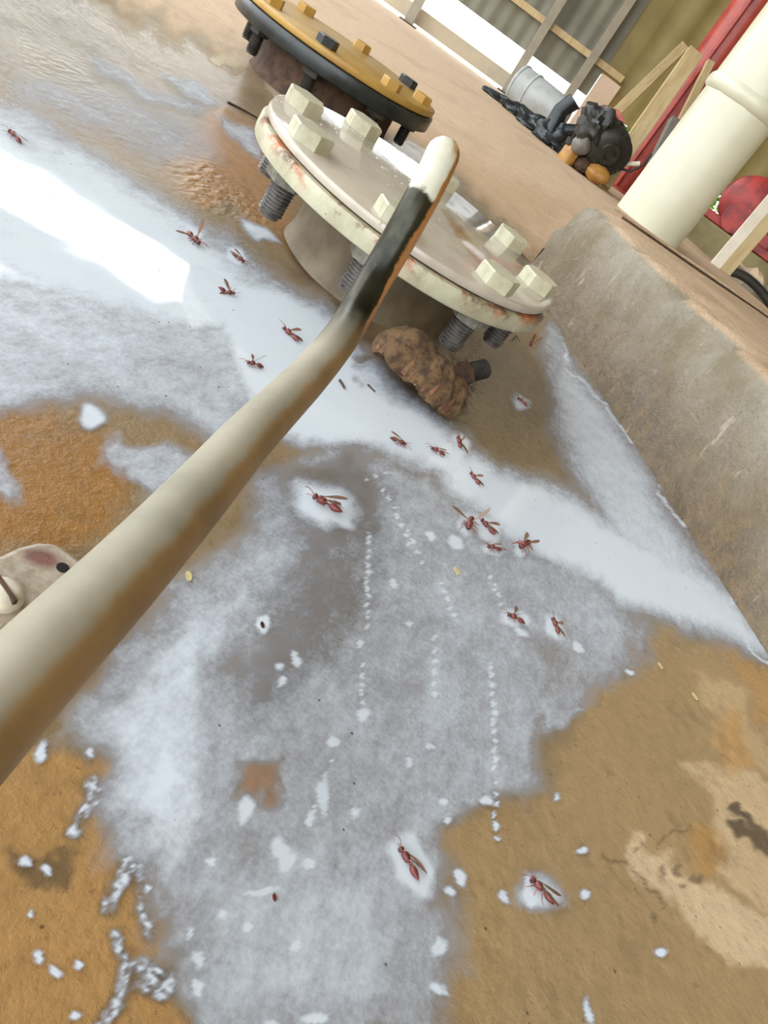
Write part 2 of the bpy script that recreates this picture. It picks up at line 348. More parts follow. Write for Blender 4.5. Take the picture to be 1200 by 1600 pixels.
    spots = [(140, 652, 24, 17, 10), (383, 1268, 13, 26, 0), (505, 1245, 13, 30, 10), (436, 1330, 20, 20, 0), (446, 1350, 18, 22, 0), (485, 1355, 14, 9, 40), (520, 1160, 10, 12, 0), (565, 1118, 11, 13, 0), (460, 1033, 8, 15, -20), (434, 1044, 9, 6, 0), (440, 1066, 7, 8, 0),
             (635, 1190, 5, 10, 0), (672, 1167, 8, 6, 30), (757, 1253, 14, 8, 10), (775, 1293, 6, 8, 0), (310, 1503, 14, 14, 0), (310, 1545, 12, 14, 0), (685, 1480, 13, 17, 0), (718, 1374, 10, 13, -30), (701, 1392, 9, 7, 20), (782, 1403, 8, 12, -20), (684, 1545, 18, 12, 30), (712, 846, 17, 12, 20), (673, 840, 8, 10, -40), (617, 914, 6, 10, -20),
             (815, 992, 15, 8, 30), (902, 1014, 9, 12, -20), (868, 1248, 5, 7, 0), (915, 1400, 8, 10, 0), (905, 1328, 12, 5, 0), (490, 1592, 26, 10, 0), (425, 1600, 16, 9, 0), (410, 1395, 40, 5, -8), (555, 1270, 10, 9, 20), (480, 1280, 8, 12, 20), (230, 1390, 6, 8, 0), (60, 1500, 12, 8, 60), (85, 1520, 12, 7, 20), (122, 1508, 7, 7, 0), (118, 1588, 9, 8, 0), (64, 1178, 10, 18, 10), (136, 1178, 5, 9, 0), (920, 1580, 7, 20, -10), (1030, 1490, 10, 8, 0), (697, 640, 12, 8, 20),
             (40, 1347, 10, 8, -20), (72, 1358, 9, 10, 0), (46, 1430, 6, 6, 0), (980, 1050, 8, 5, 30), (700, 1280, 5, 9, 0), (690, 1255, 9, 6, 0), (640, 975, 7, 5, 0), (560, 1010, 6, 7, 0), (345, 1430, 10, 12, 0), (385, 1450, 9, 8, 0), (330, 1350, 8, 10, 0), (460, 1480, 10, 12, 30), (295, 1460, 5, 12, 0)]
    def run(a, b, k, r0, r1):
        for i in range(k):
            t = i / (k - 1); j = (i * 37 % 11) / 11.0
            spots.append((a[0] + (b[0] - a[0]) * t + 4 * (j - 0.5), a[1] + (b[1] - a[1]) * t, r0 * (0.6 + 0.7 * j), r1 * (0.6 + 0.7 * (1 - j)), 10))
    run((575, 835), (573, 985), 13, 4, 6); run((768, 1045), (768, 1200), 12, 5, 6); run((772, 1225), (775, 1312), 6, 5, 6); run((680, 1000), (678, 1085), 6, 5, 6); run((692, 912), (708, 962), 5, 4, 6)
    run((566, 1045), (564, 1100), 5, 4, 6); run((600, 770), (640, 850), 7, 5, 4); run((640, 830), (660, 880), 4, 5, 4); run((520, 1190), (480, 1290), 5, 4, 7); run((570, 750), (600, 740), 3, 4, 3); run((770, 905), (788, 945), 4, 3, 6)
    for s in spots: milk = np.maximum(milk, ell_mask(px, py, *s, soft=0.5) * 0.98)
    # ragged pale crust rings at lower left
    for pts, wd in [([(210, 1345), (190, 1390), (170, 1430)], 9), ([(215, 1350), (222, 1400), (235, 1460)], 6), ([(182, 1470), (185, 1500), (180, 1560), (170, 1600)], 10), ([(195, 1500), (230, 1495), (262, 1520), (268, 1550), (245, 1560), (205, 1535)], 9), ([(215, 1510), (240, 1520), (250, 1545)], 14), ([(130, 1230), (150, 1240), (128, 1275)], 11), ([(118, 1300), (124, 1312)], 9)]:
        qx, qy = px0 + 16 * wx, py0 + 16 * wy; hole = 0.66 + 0.75 * hn
        milk = np.maximum(milk, line_mask(qx, qy, pts, wd * 1.1, 7) * np.clip(hole, 0.1, 0.95)); stain(line_mask(qx, qy, pts, wd + 5, 9), (100, 88, 70), 0.7)
    for (h, t, pose, lb) in WASPS:
        cx, cy = (h[0] + t[0]) / 2, (h[1] + t[1]) / 2; ln_ = math.hypot(h[0] - t[0], h[1] - t[1]); a = math.degrees(math.atan2(t[1] - h[1], t[0] - h[0]))
        milk = np.maximum(milk, ell_mask(px, py, cx - 0.12 * ln_, cy + 0.05 * ln_, ln_ * 0.72 + 6, ln_ * 0.48 + 6, a, 0.7) * 1.05)
    milk = np.maximum(milk, ell_mask(px, py, 642, 1352, 36, 54, -28, 0.7) * 1.15); milk = np.maximum(milk, ell_mask(px, py, 828, 1392, 10, 32, -8, 0.3) * 1.1)
    milk = np.maximum(milk, ell_mask(px, py, 508, 796, 44, 20, 30, 0.6) * 1.15); milk = np.maximum(milk, ell_mask(px, py, 410, 975, 14, 14, 0, 0.5) * 1.1)
    milk = milk * np.where(Y < 0.08, 0.6, 1.0)
    wet = np.maximum(wet * (1 - 0.75 * dryp), np.clip(milk, 0, 1))
    wet = wet * (1 - 0.5 * poly_mask(px, py, [(1010, 1000), (1300, 1080), (1300, 1700), (760, 1700), (800, 1300), (930, 1120)], 40))
    rip = np.maximum(poly_mask(px, py, [(250, 245), (330, 250), (410, 320), (430, 370), (370, 350), (300, 310)], 24), poly_mask(px, py, [(690, 545), (800, 530), (860, 600), (850, 700), (780, 720), (700, 660)], 30))
    rip = np.maximum(rip, 0.7 * poly_mask(px, py, [(30, 60), (120, 90), (260, 240), (200, 230), (60, 170)], 24))
    return col, wet, milk, rip

US = np.concatenate([[-9, -5, -3, -2, -1.5, -1.2], np.linspace(-1.0, 1.0, 621), [1.2, 1.5, 2, 3, 5, 9]])
VS = np.concatenate([np.exp(np.linspace(math.log(0.15), math.log(3.2), 600)) - 0.12, [3.6, 4.2, 5, 6, 7, 8, 9.6]])
YY, UU = np.meshgrid(VS, US, indexing='ij'); XX = UU * (YY + 0.12)
XX = np.clip(XX, -9, 4.2)
nR, nC = XX.shape
def fan(name, mat, z, keep=None, extra=False):
    X = XX.ravel(); Y = YY.ravel(); n = X.size
    idx = np.arange(n).reshape(nR, nC)
    quads = np.stack([idx[:-1, :-1], idx[:-1, 1:], idx[1:, 1:], idx[1:, :-1]], -1).reshape(-1, 4)
    col, wet, milk, rip = floor_maps(X, Y)
    co_ = np.stack([X, Y, np.full(n, z)], 1)
    if keep:
        q = quads[(milk[quads].max(1) > keep)]
        used = np.unique(q); remap = -np.ones(n, int); remap[used] = np.arange(used.size); q = remap[q]
        co_ = co_[used]; col = col[used]; wet = wet[used]; milk = milk[used]; rip = rip[used]; quads = q
    if extra:                                   # the floor behind the photographer
        x0 = co_[:nC, 0]; ex = np.stack([np.linspace(-9, 4.2, nC), np.full(nC, -5.0), np.full(nC, z)], 1); base = len(co_)
        co_ = np.concatenate([co_, ex]); col = np.concatenate([col, np.tile(lin((150, 124, 90)), (nC, 1))]); wet = np.concatenate([wet, np.full(nC, 0.6)]); milk = np.concatenate([milk, np.zeros(nC)]); rip = np.concatenate([rip, np.zeros(nC)])
        a = np.arange(nC - 1); quads = np.concatenate([quads, np.stack([base + a, base + a + 1, a + 1, a], 1)])
    me = bpy.data.meshes.new(name); me.vertices.add(len(co_)); me.vertices.foreach_set('co', co_.astype(np.float32).ravel())
    me.loops.add(quads.size); me.loops.foreach_set('vertex_index', quads.astype(np.int32).ravel())
    me.polygons.add(len(quads)); me.polygons.foreach_set('loop_start', np.arange(0, quads.size, 4, dtype=np.int32))
    me.update(calc_edges=True); me.validate()
    a = me.attributes.new('stain', 'FLOAT_COLOR', 'POINT'); a.data.foreach_set('color', np.concatenate([col, np.ones((len(col), 1))], 1).astype(np.float32).ravel())
    a = me.attributes.new('wet', 'FLOAT', 'POINT'); a.data.foreach_set('value', wet.astype(np.float32))
    a = me.attributes.new('milk', 'FLOAT', 'POINT'); a.data.foreach_set('value', milk.astype(np.float32))
    a = me.attributes.new('ripple', 'FLOAT', 'POINT'); a.data.foreach_set('value', rip.astype(np.float32))
    me.shade_smooth(); me.materials.append(mat)
    o = bpy.data.objects.new(name, me); COL.objects.link(o); return o

class NT:
    def __init__(self, name):
        self.m = bpy.data.materials.new(name); self.m.use_nodes = True; self.t = self.m.node_tree; self.N = self.t.nodes; self.L = self.t.links; self.b = self.N['Principled BSDF']
        self.tc = self.N.new('ShaderNodeTexCoord').outputs['Object']
    def put(self, sock, v):
        if hasattr(v, 'links') or hasattr(v, 'is_linked'): self.L.new(v, sock)
        else: sock.default_value = v
    def noise(self, s, det=6, ro=0.6, stretch=None, rot=0):
        v = self.tc
        if stretch:
            mp = self.N.new('ShaderNodeMapping'); mp.inputs['Scale'].default_value = stretch; mp.inputs['Rotation'].default_value = (0, 0, rot); self.L.new(v, mp.inputs[0]); v = mp.outputs[0]
        n = self.N.new('ShaderNodeTexNoise'); n.inputs['Scale'].default_value = s; n.inputs['Detail'].default_value = det; n.inputs['Roughness'].default_value = ro; self.L.new(v, n.inputs['Vector']); return n.outputs['Fac']
    def voro(self, s):
        n = self.N.new('ShaderNodeTexVoronoi'); n.inputs['Scale'].default_value = s; self.L.new(self.tc, n.inputs['Vector']); return n.outputs['Distance'], n.outputs['Color']
    def attr(self, n, col=False):
        a = self.N.new('ShaderNodeAttribute'); a.attribute_name = n; return a.outputs['Color' if col else 'Fac']
    def math(self, op, a, b=0.0, c=0.0):
        n = self.N.new('ShaderNodeMath'); n.operation = op; self.put(n.inputs[0], a); self.put(n.inputs[1], b); self.put(n.inputs[2], c); return n.outputs[0]
    def rng(self, v, a, b, c=0.0, d=1.0):
        r = self.N.new('ShaderNodeMapRange'); r.interpolation_type = 'SMOOTHSTEP'; self.put(r.inputs['Value'], v)
        for k, x in zip(('From Min', 'From Max', 'To Min', 'To Max'), (a, b, c, d)): self.put(r.inputs[k], x)
        return r.outputs['Result']
    def mix(self, f, a, b, mode='MIX'):
        n = self.N.new('ShaderNodeMix'); n.data_type = 'RGBA'; n.blend_type = mode; self.put(n.inputs['Factor'], f); self.put(n.inputs['A'], a); self.put(n.inputs['B'], b); return n.outputs['Result']
    def bump(self, h, s, dist):
        n = self.N.new('ShaderNodeBump'); n.inputs['Strength'].default_value = s; n.inputs['Distance'].default_value = dist; self.L.new(h, n.inputs['Height']); self.L.new(n.outputs['Normal'], self.b.inputs['Normal']); return n

def floor_material():
    t = NT('stained_concrete')
    c = t.attr('stain', True); wet = t.attr('wet')
    n1 = t.noise(14, 8, 0.65); n2 = t.noise(110, 6, 0.7); n3 = t.noise(5, 4, 0.5, (1, 0.35, 1), 0.4)
    g = t.math('ADD', t.math('MULTIPLY', n1, 0.5), t.math('MULTIPLY', n2, 0.6)); g = t.math('ADD', g, 0.45)
    gg = t.N.new('ShaderNodeCombineColor')
    for k in range(3): t.put(gg.inputs[k], g)
    c = t.mix(1.0, c, gg.outputs[0], 'MULTIPLY')
    c = t.mix(t.rng(n3, 0.5, 0.72, 0.0, 0.22), c, L4((146, 112, 72)))
    c = t.mix(t.rng(t.noise(28, 7, 0.7), 0.52, 0.66, 0.0, 0.35), c, L4((104, 86, 58)))
    c = t.mix(t.rng(t.noise(240, 4, 0.7), 0.58, 0.70, 0.0, 0.45), c, L4((92, 74, 50)))
    d, cc = t.voro(150); sp = t.rng(d, 0.05, 0.16, 1.0, 0.0); sel = t.rng(t.noise(60, 2), 0.56, 0.62, 0, 0.7)
    c = t.mix(t.math('MULTIPLY', sp, sel), c, L4((44, 34, 24)))
    t.L.new(c, t.b.inputs['Base Color'])
    rp = t.attr('ripple')
    ro = t.rng(t.math('ADD', wet, t.math('MULTIPLY', t.math('SUBTRACT', n1, 0.5), 0.6)), 0.1, 1.0, 0.75, 0.12)
    ro = t.math('ADD', ro, t.math('MULTIPLY', t.math('SUBTRACT', n2, 0.5), 0.5)); ro = t.math('MAXIMUM', ro, 0.10)
    t.L.new(t.math('MULTIPLY', ro, t.math('SUBTRACT', 1.0, t.math('MULTIPLY', rp, 0.6))), t.b.inputs['Roughness'])
    h = t.math('ADD', t.noise(180, 5, 0.7), t.math('MULTIPLY', t.noise(35, 5, 0.6), 0.8))
    h = t.math('ADD', h, t.math('MULTIPLY', t.math('MULTIPLY', t.noise(130, 2, 0.5, (1, 0.5, 1), 0.6), rp), 4.0))
    t.bump(h, 0.42, 0.0022)
    return t.m
def milk_material():
    t = NT('milky_liquid')
    mk = t.attr('milk')
    n1 = t.noise(22, 7, 0.62); n2 = t.noise(130, 6, 0.72, (1, 0.45, 1), -0.5); n3 = t.noise(420, 4, 0.7)
    v = t.math('ADD', mk, t.math('MULTIPLY', t.math('SUBTRACT', n1, 0.5), 0.35))
    v = t.math('ADD', v, t.math('MULTIPLY', t.math('SUBTRACT', n2, 0.5), 0.42))
    v = t.math('ADD', v, t.math('MULTIPLY', t.math('SUBTRACT', n3, 0.5), 0.30))
    a = t.rng(v, 0.10, 1.02)
    c = t.mix(t.rng(v, 0.45, 1.05), L4((180, 185, 195)), L4((208, 216, 224)))
    d, cc = t.voro(110); sp = t.rng(d, 0.05, 0.11, 1.0, 0.0); sel = t.rng(t.noise(45, 2), 0.555, 0.60, 0, 0.9)
    c = t.mix(t.math('MULTIPLY', sp, sel), c, L4((50, 44, 42)))
    t.L.new(c, t.b.inputs['Base Color'])
    t.b.inputs['Roughness'].default_value = 0.06; t.b.inputs['IOR'].default_value = 1.36
    rr = t.rng(mk, 0.55, 0.95, 0.32, 0.04); t.L.new(rr, t.b.inputs['Roughness'])
    fade = t.rng(mk, 0.02, 0.14); t.L.new(t.math('MULTIPLY', a, fade), t.b.inputs['Alpha'])
    hb = t.math('ADD', t.math('MULTIPLY', t.noise(13, 2, 0.4), 1.5), t.math('MULTIPLY', t.noise(300, 3, 0.5), t.rng(mk, 0.6, 0.95, 0.25, 0.0)))
    t.bump(hb, 0.12, 0.002)
    return t.m
fl = fan('floor', floor_material(), 0.0, None, True); tag(fl, kind='structure')
pud = fan('puddle', milk_material(), 0.0007, 0.03)
tag(pud, 'milky white liquid spread over the brown concrete floor', 'puddle')

# ---------------------------------------------------------------- the hall: back wall, unseen roof, side wall, ground outside
W0 = Vector((-2.1, 8.5, 0)); WA = math.atan2(0.2, 1.0)
WM = Matrix.Translation(W0) @ Matrix.Rotation(WA, 4, 'Z')
def wl(u, y, z): return WM @ Vector((u, y, z))
def wallmesh(name, mb, mat, kind='structure', smooth=40):
    o = mb.build(name, mat, None, smooth); o.location = W0; o.rotation_euler = (0, 0, WA)
    if kind: o['kind'] = kind
    return o
def sheet(mb, u0, u1, z0, z1, pitch=0.076, amp=0.009, off=0.0):
    k = max(2, int((u1 - u0) / pitch * 4)); P = []; Fc = []
    for s, yy in ((0, 0.0), (1, 0.006)):
        for i in range(k + 1):
            u = u0 + (u1 - u0) * i / k; y = off + yy + amp * math.sin(2 * PI * u / pitch)
            P += [(u, y, z0), (u, y, z1)]
    for i in range(k):
        a = 2 * i; b = 2 * (k + 1) + 2 * i
        Fc += [(a, a + 2, a + 3, a + 1), (b, b + 1, b + 3, b + 2), (a + 1, a + 3, b + 3, b + 1), (a, b, b + 2, a + 2)]
    mb.add(P, Fc)
g = MB(); sheet(g, -9, 1.30, 0.40, 3.3, 0.15, 0.012); sheet(g, -1.0, 1.30, 3.3, 4.6, 0.15, 0.012); g.box((-3, 0.02, 4.3), (12, 0.04, 0.6)); g.add([(-1.47, 0, 3.3), (-0.98, 0, 3.3), (-0.98, 0, 4.02), (-1.13, 0, 4.02), (-1.47, 0.02, 3.3), (-0.98, 0.02, 3.3), (-0.98, 0.02, 4.02), (-1.13, 0.02, 4.02)], [(0, 1, 2, 3), (7, 6, 5, 4), (0, 3, 7, 4), (0, 4, 5, 1)]); wallmesh('wall_back', g, M_sheet)
g = MB(); sheet(g, 1.5, 3.3, 0.40, 2.40, 0.30, 0.02); sheet(g, 1.5, 3.3, 2.64, 4.6, 0.30, 0.02); sheet(g, 3.3, 7.5, 0.40, 4.6, 0.30, 0.02); sheet(g, 3.6, 7.5, 0.0, 0.40, 0.30, 0.02); sheet(g, 1.30, 1.5, 0.62, 4.6, 0.3, 0.01); g.box((2.6, 0, 0.04), (2.2, 0.05, 0.08)); wallmesh('wall_back_sheet', g, M_olive)  # high slot between the sheets added to throw glints on the wet floor
g = MB(); g.box((-4.2, 0, 0.10), (9.6, 0.03, 0.135)); g.box((0.95, 0, 0.05), (0.7, 0.03, 0.05)); wallmesh('trim_1', g, M_board)
g = MB(); g.box((-3.8, -0.05, 0.685), (10.6, 0.05, 0.06)); wallmesh('trim_2', g, M_wood)
g = MB(); g.box((1.41, -0.06, 0.32), (0.22, 0.03, 0.62)); o = wallmesh('board', g, M_pink, None); tag(o, 'pale pink board standing upright at the right end of the bright wall gap', 'board')
for u, wd, lb in ((-0.52, 0.09, 'grey wall post left of the wide bright gap'), (0.605, 0.085, 'grey wall post standing behind the white bucket'), (1.14, 0.08, 'grey wall post beside the pink board')):
    t_ = empty('wall_post', wl(u, -0.10, 0), (0, 0, WA)); tag(t_, lb, 'post')
    MB().box((0, 0, 1.6), (wd, 0.07, 3.2)).build('post', M_post, t_); MB().box((0, 0, 0.006), (wd * 2.0, 0.12, 0.012)).build('foot_plate', M_dark, t_)
# roof, side wall
g = MB(); g.prism([(UNSEEN_ROOF_EDGE_X, -5), (4.3, -5), (4.3, 10.6), (UNSEEN_ROOF_EDGE_X, 10.0)], 4.6, 4.65); o = g.build('unseen_roof', M_roof); o['kind'] = 'structure'
g = MB(); g.box((4.25, 2.7, 2.3), (0.1, 15.6, 4.6)); o = g.build('wall_right', M_olive); o['kind'] = 'structure'
g = MB(); g.prism([(-40, -30), (40, -30), (40, 60), (-40, 60)], -0.10, -0.05); o = g.build('ground', M_ground); o['kind'] = 'structure'

# ---------------------------------------------------------------- plinth and ledge on the right
PC = Vector((-0.05, 1.395, 0)); PD = Vector((0.449, -0.893, 0)).normalized(); PN = Vector((0.893, 0.449, 0)).normalized(); PH = 0.157
def concrete_material():
    t = NT('rough_plinth_concrete')
    n1 = t.noise(9, 8, 0.65); n2 = t.noise(45, 7, 0.7); n3 = t.noise(3.5, 4, 0.5)
    sep = t.N.new('ShaderNodeSeparateXYZ'); t.L.new(t.tc, sep.inputs[0]); z = sep.outputs['Z']
    c = t.mix(t.rng(n1, 0.35, 0.65), L4((158, 150, 134)), L4((128, 116, 92)))
    low = t.rng(t.math('ADD', z, t.math('MULTIPLY', t.math('SUBTRACT', n3, 0.5), 0.12)), 0.005, 0.14, 1.0, 0.0)   # soaked lower part
    c = t.mix(t.math('MULTIPLY', low, 0.8), c, t.mix(t.rng(n2, 0.4, 0.6), L4((122, 98, 66)), L4((98, 78, 56))))
    c = t.mix(t.rng(n2, 0.60, 0.72, 0, 0.6), c, L4((172, 160, 140)))
    top = t.rng(z, 0.147, 0.1545); c = t.mix(top, c, t.mix(t.rng(n1, 0.35, 0.7), L4((200, 172, 140)), L4((178, 148, 116))))
    c = t.mix(t.rng(t.noise(190, 4, 0.7), 0.57, 0.68, 0, 0.5), c, L4((92, 82, 64)))
    c = t.mix(t.rng(t.noise(70, 3, 0.6, (1, 1, 0.3)), 0.64, 0.72, 0, 0.6), c, L4((186, 172, 150)))
    t.L.new(c, t.b.inputs['Base Color'])
    ro = t.math('ADD', t.rng(low, 0.2, 1.0, 0.8, 0.26), t.math('MULTIPLY', t.math('SUBTRACT', n2, 0.5), 0.7)); t.L.new(t.math('MAXIMUM', ro, 0.14), t.b.inputs['Roughness'])
    t.bump(t.math('ADD', n2, t.math('MULTIPLY', t.noise(160, 5, 0.7), 0.6)), 1.0, 0.006)
    return t.m
M_concrete = concrete_material()
def plinth():
    # rough block: grid over (length, outline) with chipped top edge
    LN, nl = 1.75, 150
    outline = [(0, 0), (0, .02), (0, .05), (0, .08), (0, .105), (0, .125), (0, .140), (0.004, .150), (0.016, .1555), (0.035, PH), (0.08, PH), (0.16, PH), (0.26, PH), (0.4, PH), (0.53, PH), (0.54, 0)]
    P = []; Fc = []; no = len(outline)
    for i in range(nl + 1):
        s = LN * i / nl; endk = max(0.0, 1 - s / 0.06)
        for j, (ww, zz) in enumerate(outline):
            p = PC + PD * s + PN * ww + Vector((0, 0, zz))
            q = p * 14
            d = 0.006 * mnoise.fractal(q, 0.7, 2.0, 5)
            edge = math.exp(-((ww - 0.01) / 0.03) ** 2 - ((zz - PH) / 0.03) ** 2)
            chip = edge * max(0, mnoise.noise(Vector((s * 9, 3.1, ww * 6))) - 0.05) * 0.05 + endk * edge * 0.012
            if zz > 0.001 and ww < 0.5: p += -PN * d * (1 if ww < 0.03 else 0.2) + Vector((0, 0, -chip + (d * 0.5 if ww > 0.03 else 0))) + PN * chip * 0.9
            if zz > 0.1 and endk > 0: p += PD * endk * 0.02
            P.append(tuple(p))
    for i in range(nl):
        for j in range(no - 1): a = i * no + j; Fc.append((a, a + 1, a + no + 1, a + no))
    # far end cap (fan of rows)
    Fc.append(tuple(range(no - 1, -1, -1))); Fc.append(tuple(nl * no + j for j in range(no)))
    o = MB().add(P, Fc).build('concrete_plinth', M_concrete, None, 60)
    o.location = (0, 0, 0)
    return o
tag(plinth(), 'long rough concrete plinth with a chipped edge, right of the wet floor', 'plinth')
def topslab():
    base = [(0.006, 1.435), (0.03, 1.72), (0.10, 1.95), (0.205, 2.2), (0.43, 1.648)]
    pts = []
    for i in range(len(base)):
        a = Vector(base[i]); b = Vector(base[(i + 1) % len(base)])
        for k in range(8):
            p = a.lerp(b, k / 8); pts.append((p.x + 0.004 * mnoise.noise(Vector((p.x * 40, p.y * 40, 0))), p.y + 0.004 * mnoise.noise(Vector((p.x * 40, p.y * 40, 5)))))
    cx_ = sum(p[0] for p in pts) / len(pts); cy_ = sum(p[1] for p in pts) / len(pts)
    inn = [(cx_ + (p[0] - cx_) * 0.86, cy_ + (p[1] - cy_) * 0.86) for p in pts]
    return MB().prism(inn, 0, 0.1594).prism(pts, 0.1594, 0.1632).build('concrete_footing', M_concrete, None, 40)
tag(topslab(), 'tan concrete footing under the white pipe column, behind the plinth end', 'footing')

# ---------------------------------------------------------------- flanges
def hexagon(af, a0=0.0): r = af / 2 / math.cos(PI / 6); return [(r * math.cos(a0 + k * PI / 3), r * math.sin(a0 + k * PI / 3)) for k in range(6)]
def hex_head(af, z0, z1, a0=0.0, cham=0.0015):
    g = MB(); P = hexagon(af, a0); Pi = [(x * 0.93, y * 0.93) for x, y in P]
    g.prism(P, z0, z1 - cham)
    top = [(x, y, z1 - cham) for x, y in P] + [(x, y, z1) for x, y in Pi]
    g.add(top, [(k, (k + 1) % 6, 6 + (k + 1) % 6, 6 + k) for k in range(6)] + [tuple(range(6, 12))]); return g
def thread(r, z0, z1, pitch=0.0034, n=24):
    prof = [(0.0, z1)]; z = z1; prof.append((r * 0.86, z1))
    while z > z0 + pitch: prof.append((r, z - pitch * 0.35)); prof.append((r, z - pitch * 0.5)); prof.append((r * 0.80, z - pitch * 0.9)); z -= pitch
    prof += [(r * 0.8, z0), (0.0, z0)]
    return MB().lathe(prof[::-1], n)
def ring_prof(R, r0, z0, z1, ch=0.003): return [(r0, z0), (R - ch, z0), (R, z0 + ch), (R, z1 - ch), (R - ch, z1), (r0, z1)]
def solid_prof(R, z0, z1, ch=0.003): return [(0, z0), (R - ch, z0), (R - ch * 0.3, z0 + ch * 0.3), (R, z0 + ch), (R, z1 - ch), (R - ch * 0.3, z1 - ch * 0.3), (R - ch, z1), (0, z1)]
def blind_flange(name, loc, rot, label, R, pcd, nb, ph, tp, tr, gap, af, hh, studr, studlen, mats, stub_r, stub_h, skip=()):
    mplate, mring, mbolt, mhead2 = mats[:4]
    t_ = empty(name, loc, rot); tag(t_, label, 'pipe flange')
    z = 0.0
    MB().lathe(solid_prof(R * 0.985, -tp, 0, 0.003), 96, wob=lambda r, z_, a: r * (1 + 0.002 * math.sin(7 * a) + 0.001 * math.sin(23 * a))).build('blind_plate', mplate, t_, 35)
    MB().lathe([(0, -tp - gap - 0.001), (R * 0.955, -tp - gap - 0.001), (R * 0.955, -tp + 0.0005), (0, -tp + 0.0005)], 96).build('gasket', M_rust, t_, 35)
    MB().lathe(solid_prof(R, -tp - gap - tr, -tp - gap, 0.003), 96, wob=lambda r, z_, a: r * (1 + 0.0025 * math.sin(5 * a + 1) + 0.0012 * math.sin(31 * a))).build('flange_ring', mring, t_, 35)
    zb = -tp - gap - tr
    MB().lathe([(0, -loc[2] + 0.001), (stub_r * 1.05, -loc[2] + 0.001), (stub_r * 1.01, -loc[2] + 0.012), (stub_r, -loc[2] + 0.02), (stub_r, zb), (0, zb)], 72, wob=lambda r, z_, a: r * (1 + 0.012 * math.sin(3 * a) + 0.008 * math.sin(8 * a + z_ * 90))).build('pipe_stub', mats[4], t_, 60)
    for k in range(nb):
        a = ph + 2 * PI * k / nb; a0 = random.random() * PI
        be = hex_head(af, 0, hh, a0).build('bolt', mbolt if (k % 3 or mhead2 is None) else mhead2, t_, 30, loc=(pcd * math.cos(a), pcd * math.sin(a), 0))
        thread(studr, zb - studlen * random.uniform(0.93, 1.0), zb + 0.002).build('stud', M_thread if mhead2 is None else M_dark, be, 30)
        hex_head(af * 0.98, zb - 0.011, zb, random.random()).build('nut', M_nut if mhead2 is None else M_dark, be, 30)
    return t_
def rust_ring_material():
    t = NT('rust_streaked_cream_paint')
    n1 = t.noise(40, 6, 0.65); n2 = t.noise(26, 8, 0.7); n3 = t.noise(9, 3, 0.5)
    sep = t.N.new('ShaderNodeSeparateXYZ'); t.L.new(t.tc, sep.inputs[0])
    c = t.mix(t.rng(n1, 0.35, 0.68), L4((188, 184, 158)), L4((168, 160, 132)))
    up = t.rng(sep.outputs['Z'], -0.024, -0.010)
    r = t.math('MULTIPLY', t.rng(t.math('ADD', n2, t.math('MULTIPLY', n3, 0.25)), 0.59, 0.70), t.math('ADD', t.math('MULTIPLY', up, 0.85), 0.12))
    c = t.mix(r, c, t.mix(t.rng(n1, 0.4, 0.6), L4((168, 92, 40)), L4((92, 58, 36))))
    d, cc = t.voro(140); c = t.mix(t.math('MULTIPLY', t.rng(d, 0.05, 0.12, 1, 0), t.rng(t.noise(50, 2), 0.5, 0.56)), c, L4((90, 72, 52)))
    t.L.new(c, t.b.inputs['Base Color']); t.b.inputs['Roughness'].default_value = 0.38
    t.bump(t.math('ADD', n1, t.math('MULTIPLY', n2, 0.6)), 0.5, 0.002); return t.m
def plate_top_material():
    t = NT('wet_cream_paint')
    n1 = t.noise(16, 6, 0.6); n2 = t.noise(60, 6, 0.7); n3 = t.noise(7, 5, 0.6, (0.5, 2.2, 1), 0.5)
    c = t.mix(t.rng(n1, 0.35, 0.68), L4((188, 178, 160)), L4((172, 160, 146)))
    c = t.mix(t.rng(n3, 0.62, 0.74, 0, 0.75), c, t.mix(t.rng(n2, 0.4, 0.6), L4((168, 138, 92)), L4((142, 110, 66))))
    c = t.mix(t.rng(n2, 0.66, 0.74, 0, 0.7), c, L4((124, 92, 60)))
    mp = t.N.new('ShaderNodeMapping'); mp.vector_type = 'TEXTURE'; mp.inputs['Location'].default_value = (0.058, -0.012, 0); mp.inputs['Rotation'].default_value = (0, 0, -0.95); mp.inputs['Scale'].default_value = (0.085, 0.019, 0.05)
    t.L.new(t.tc, mp.inputs[0]); ln = t.N.new('ShaderNodeVectorMath'); ln.operation = 'LENGTH'; t.L.new(mp.outputs[0], ln.inputs[0])      # rust streak across the plate
    c = t.mix(t.rng(t.math('ADD', ln.outputs['Value'], t.math('MULTIPLY', n2, 0.9)), 0.75, 1.45, 0.8, 0.0), c, L4((150, 112, 66)))
    t.L.new(c, t.b.inputs['Base Color'])
    t.L.new(t.rng(n1, 0.4, 0.62, 0.04, 0.14), t.b.inputs['Roughness'])
    d, cc = t.voro(150); drops = t.math('MULTIPLY', t.rng(d, 0.0, 0.30, 1, 0), t.rng(t.noise(24, 2), 0.52, 0.60))
    t.bump(t.math('ADD', drops, t.math('MULTIPLY', n2, 0.12)), 0.5, 0.0012); return t.m
M_plate_top = plate_top_material(); M_rring = rust_ring_material()
n_ = Vector((0.0398, -0.0087, 1)).normalized(); fx = Vector((1, 0, -0.0398)).normalized(); fy = n_.cross(fx)
FR = Matrix((fx, fy, n_)).transposed().to_euler()
ZT = 0.1002
FLG = blind_flange('pipe_flange', (-0.1566, 0.8054, ZT), FR, 'cream painted round blind flange with big bolts, standing in the milky puddle', 0.171, 0.1445, 8, 3.2634, 0.009, 0.0185, 0.0015, 0.036, 0.0135, 0.012, 0.046, (M_plate_top, M_rring, M_bolt, None, M_stub), 0.097, 0.07)
yb = onz(487, 56, 0.118); YPH = math.atan2(yb.y - 1.532, yb.x + 0.56)
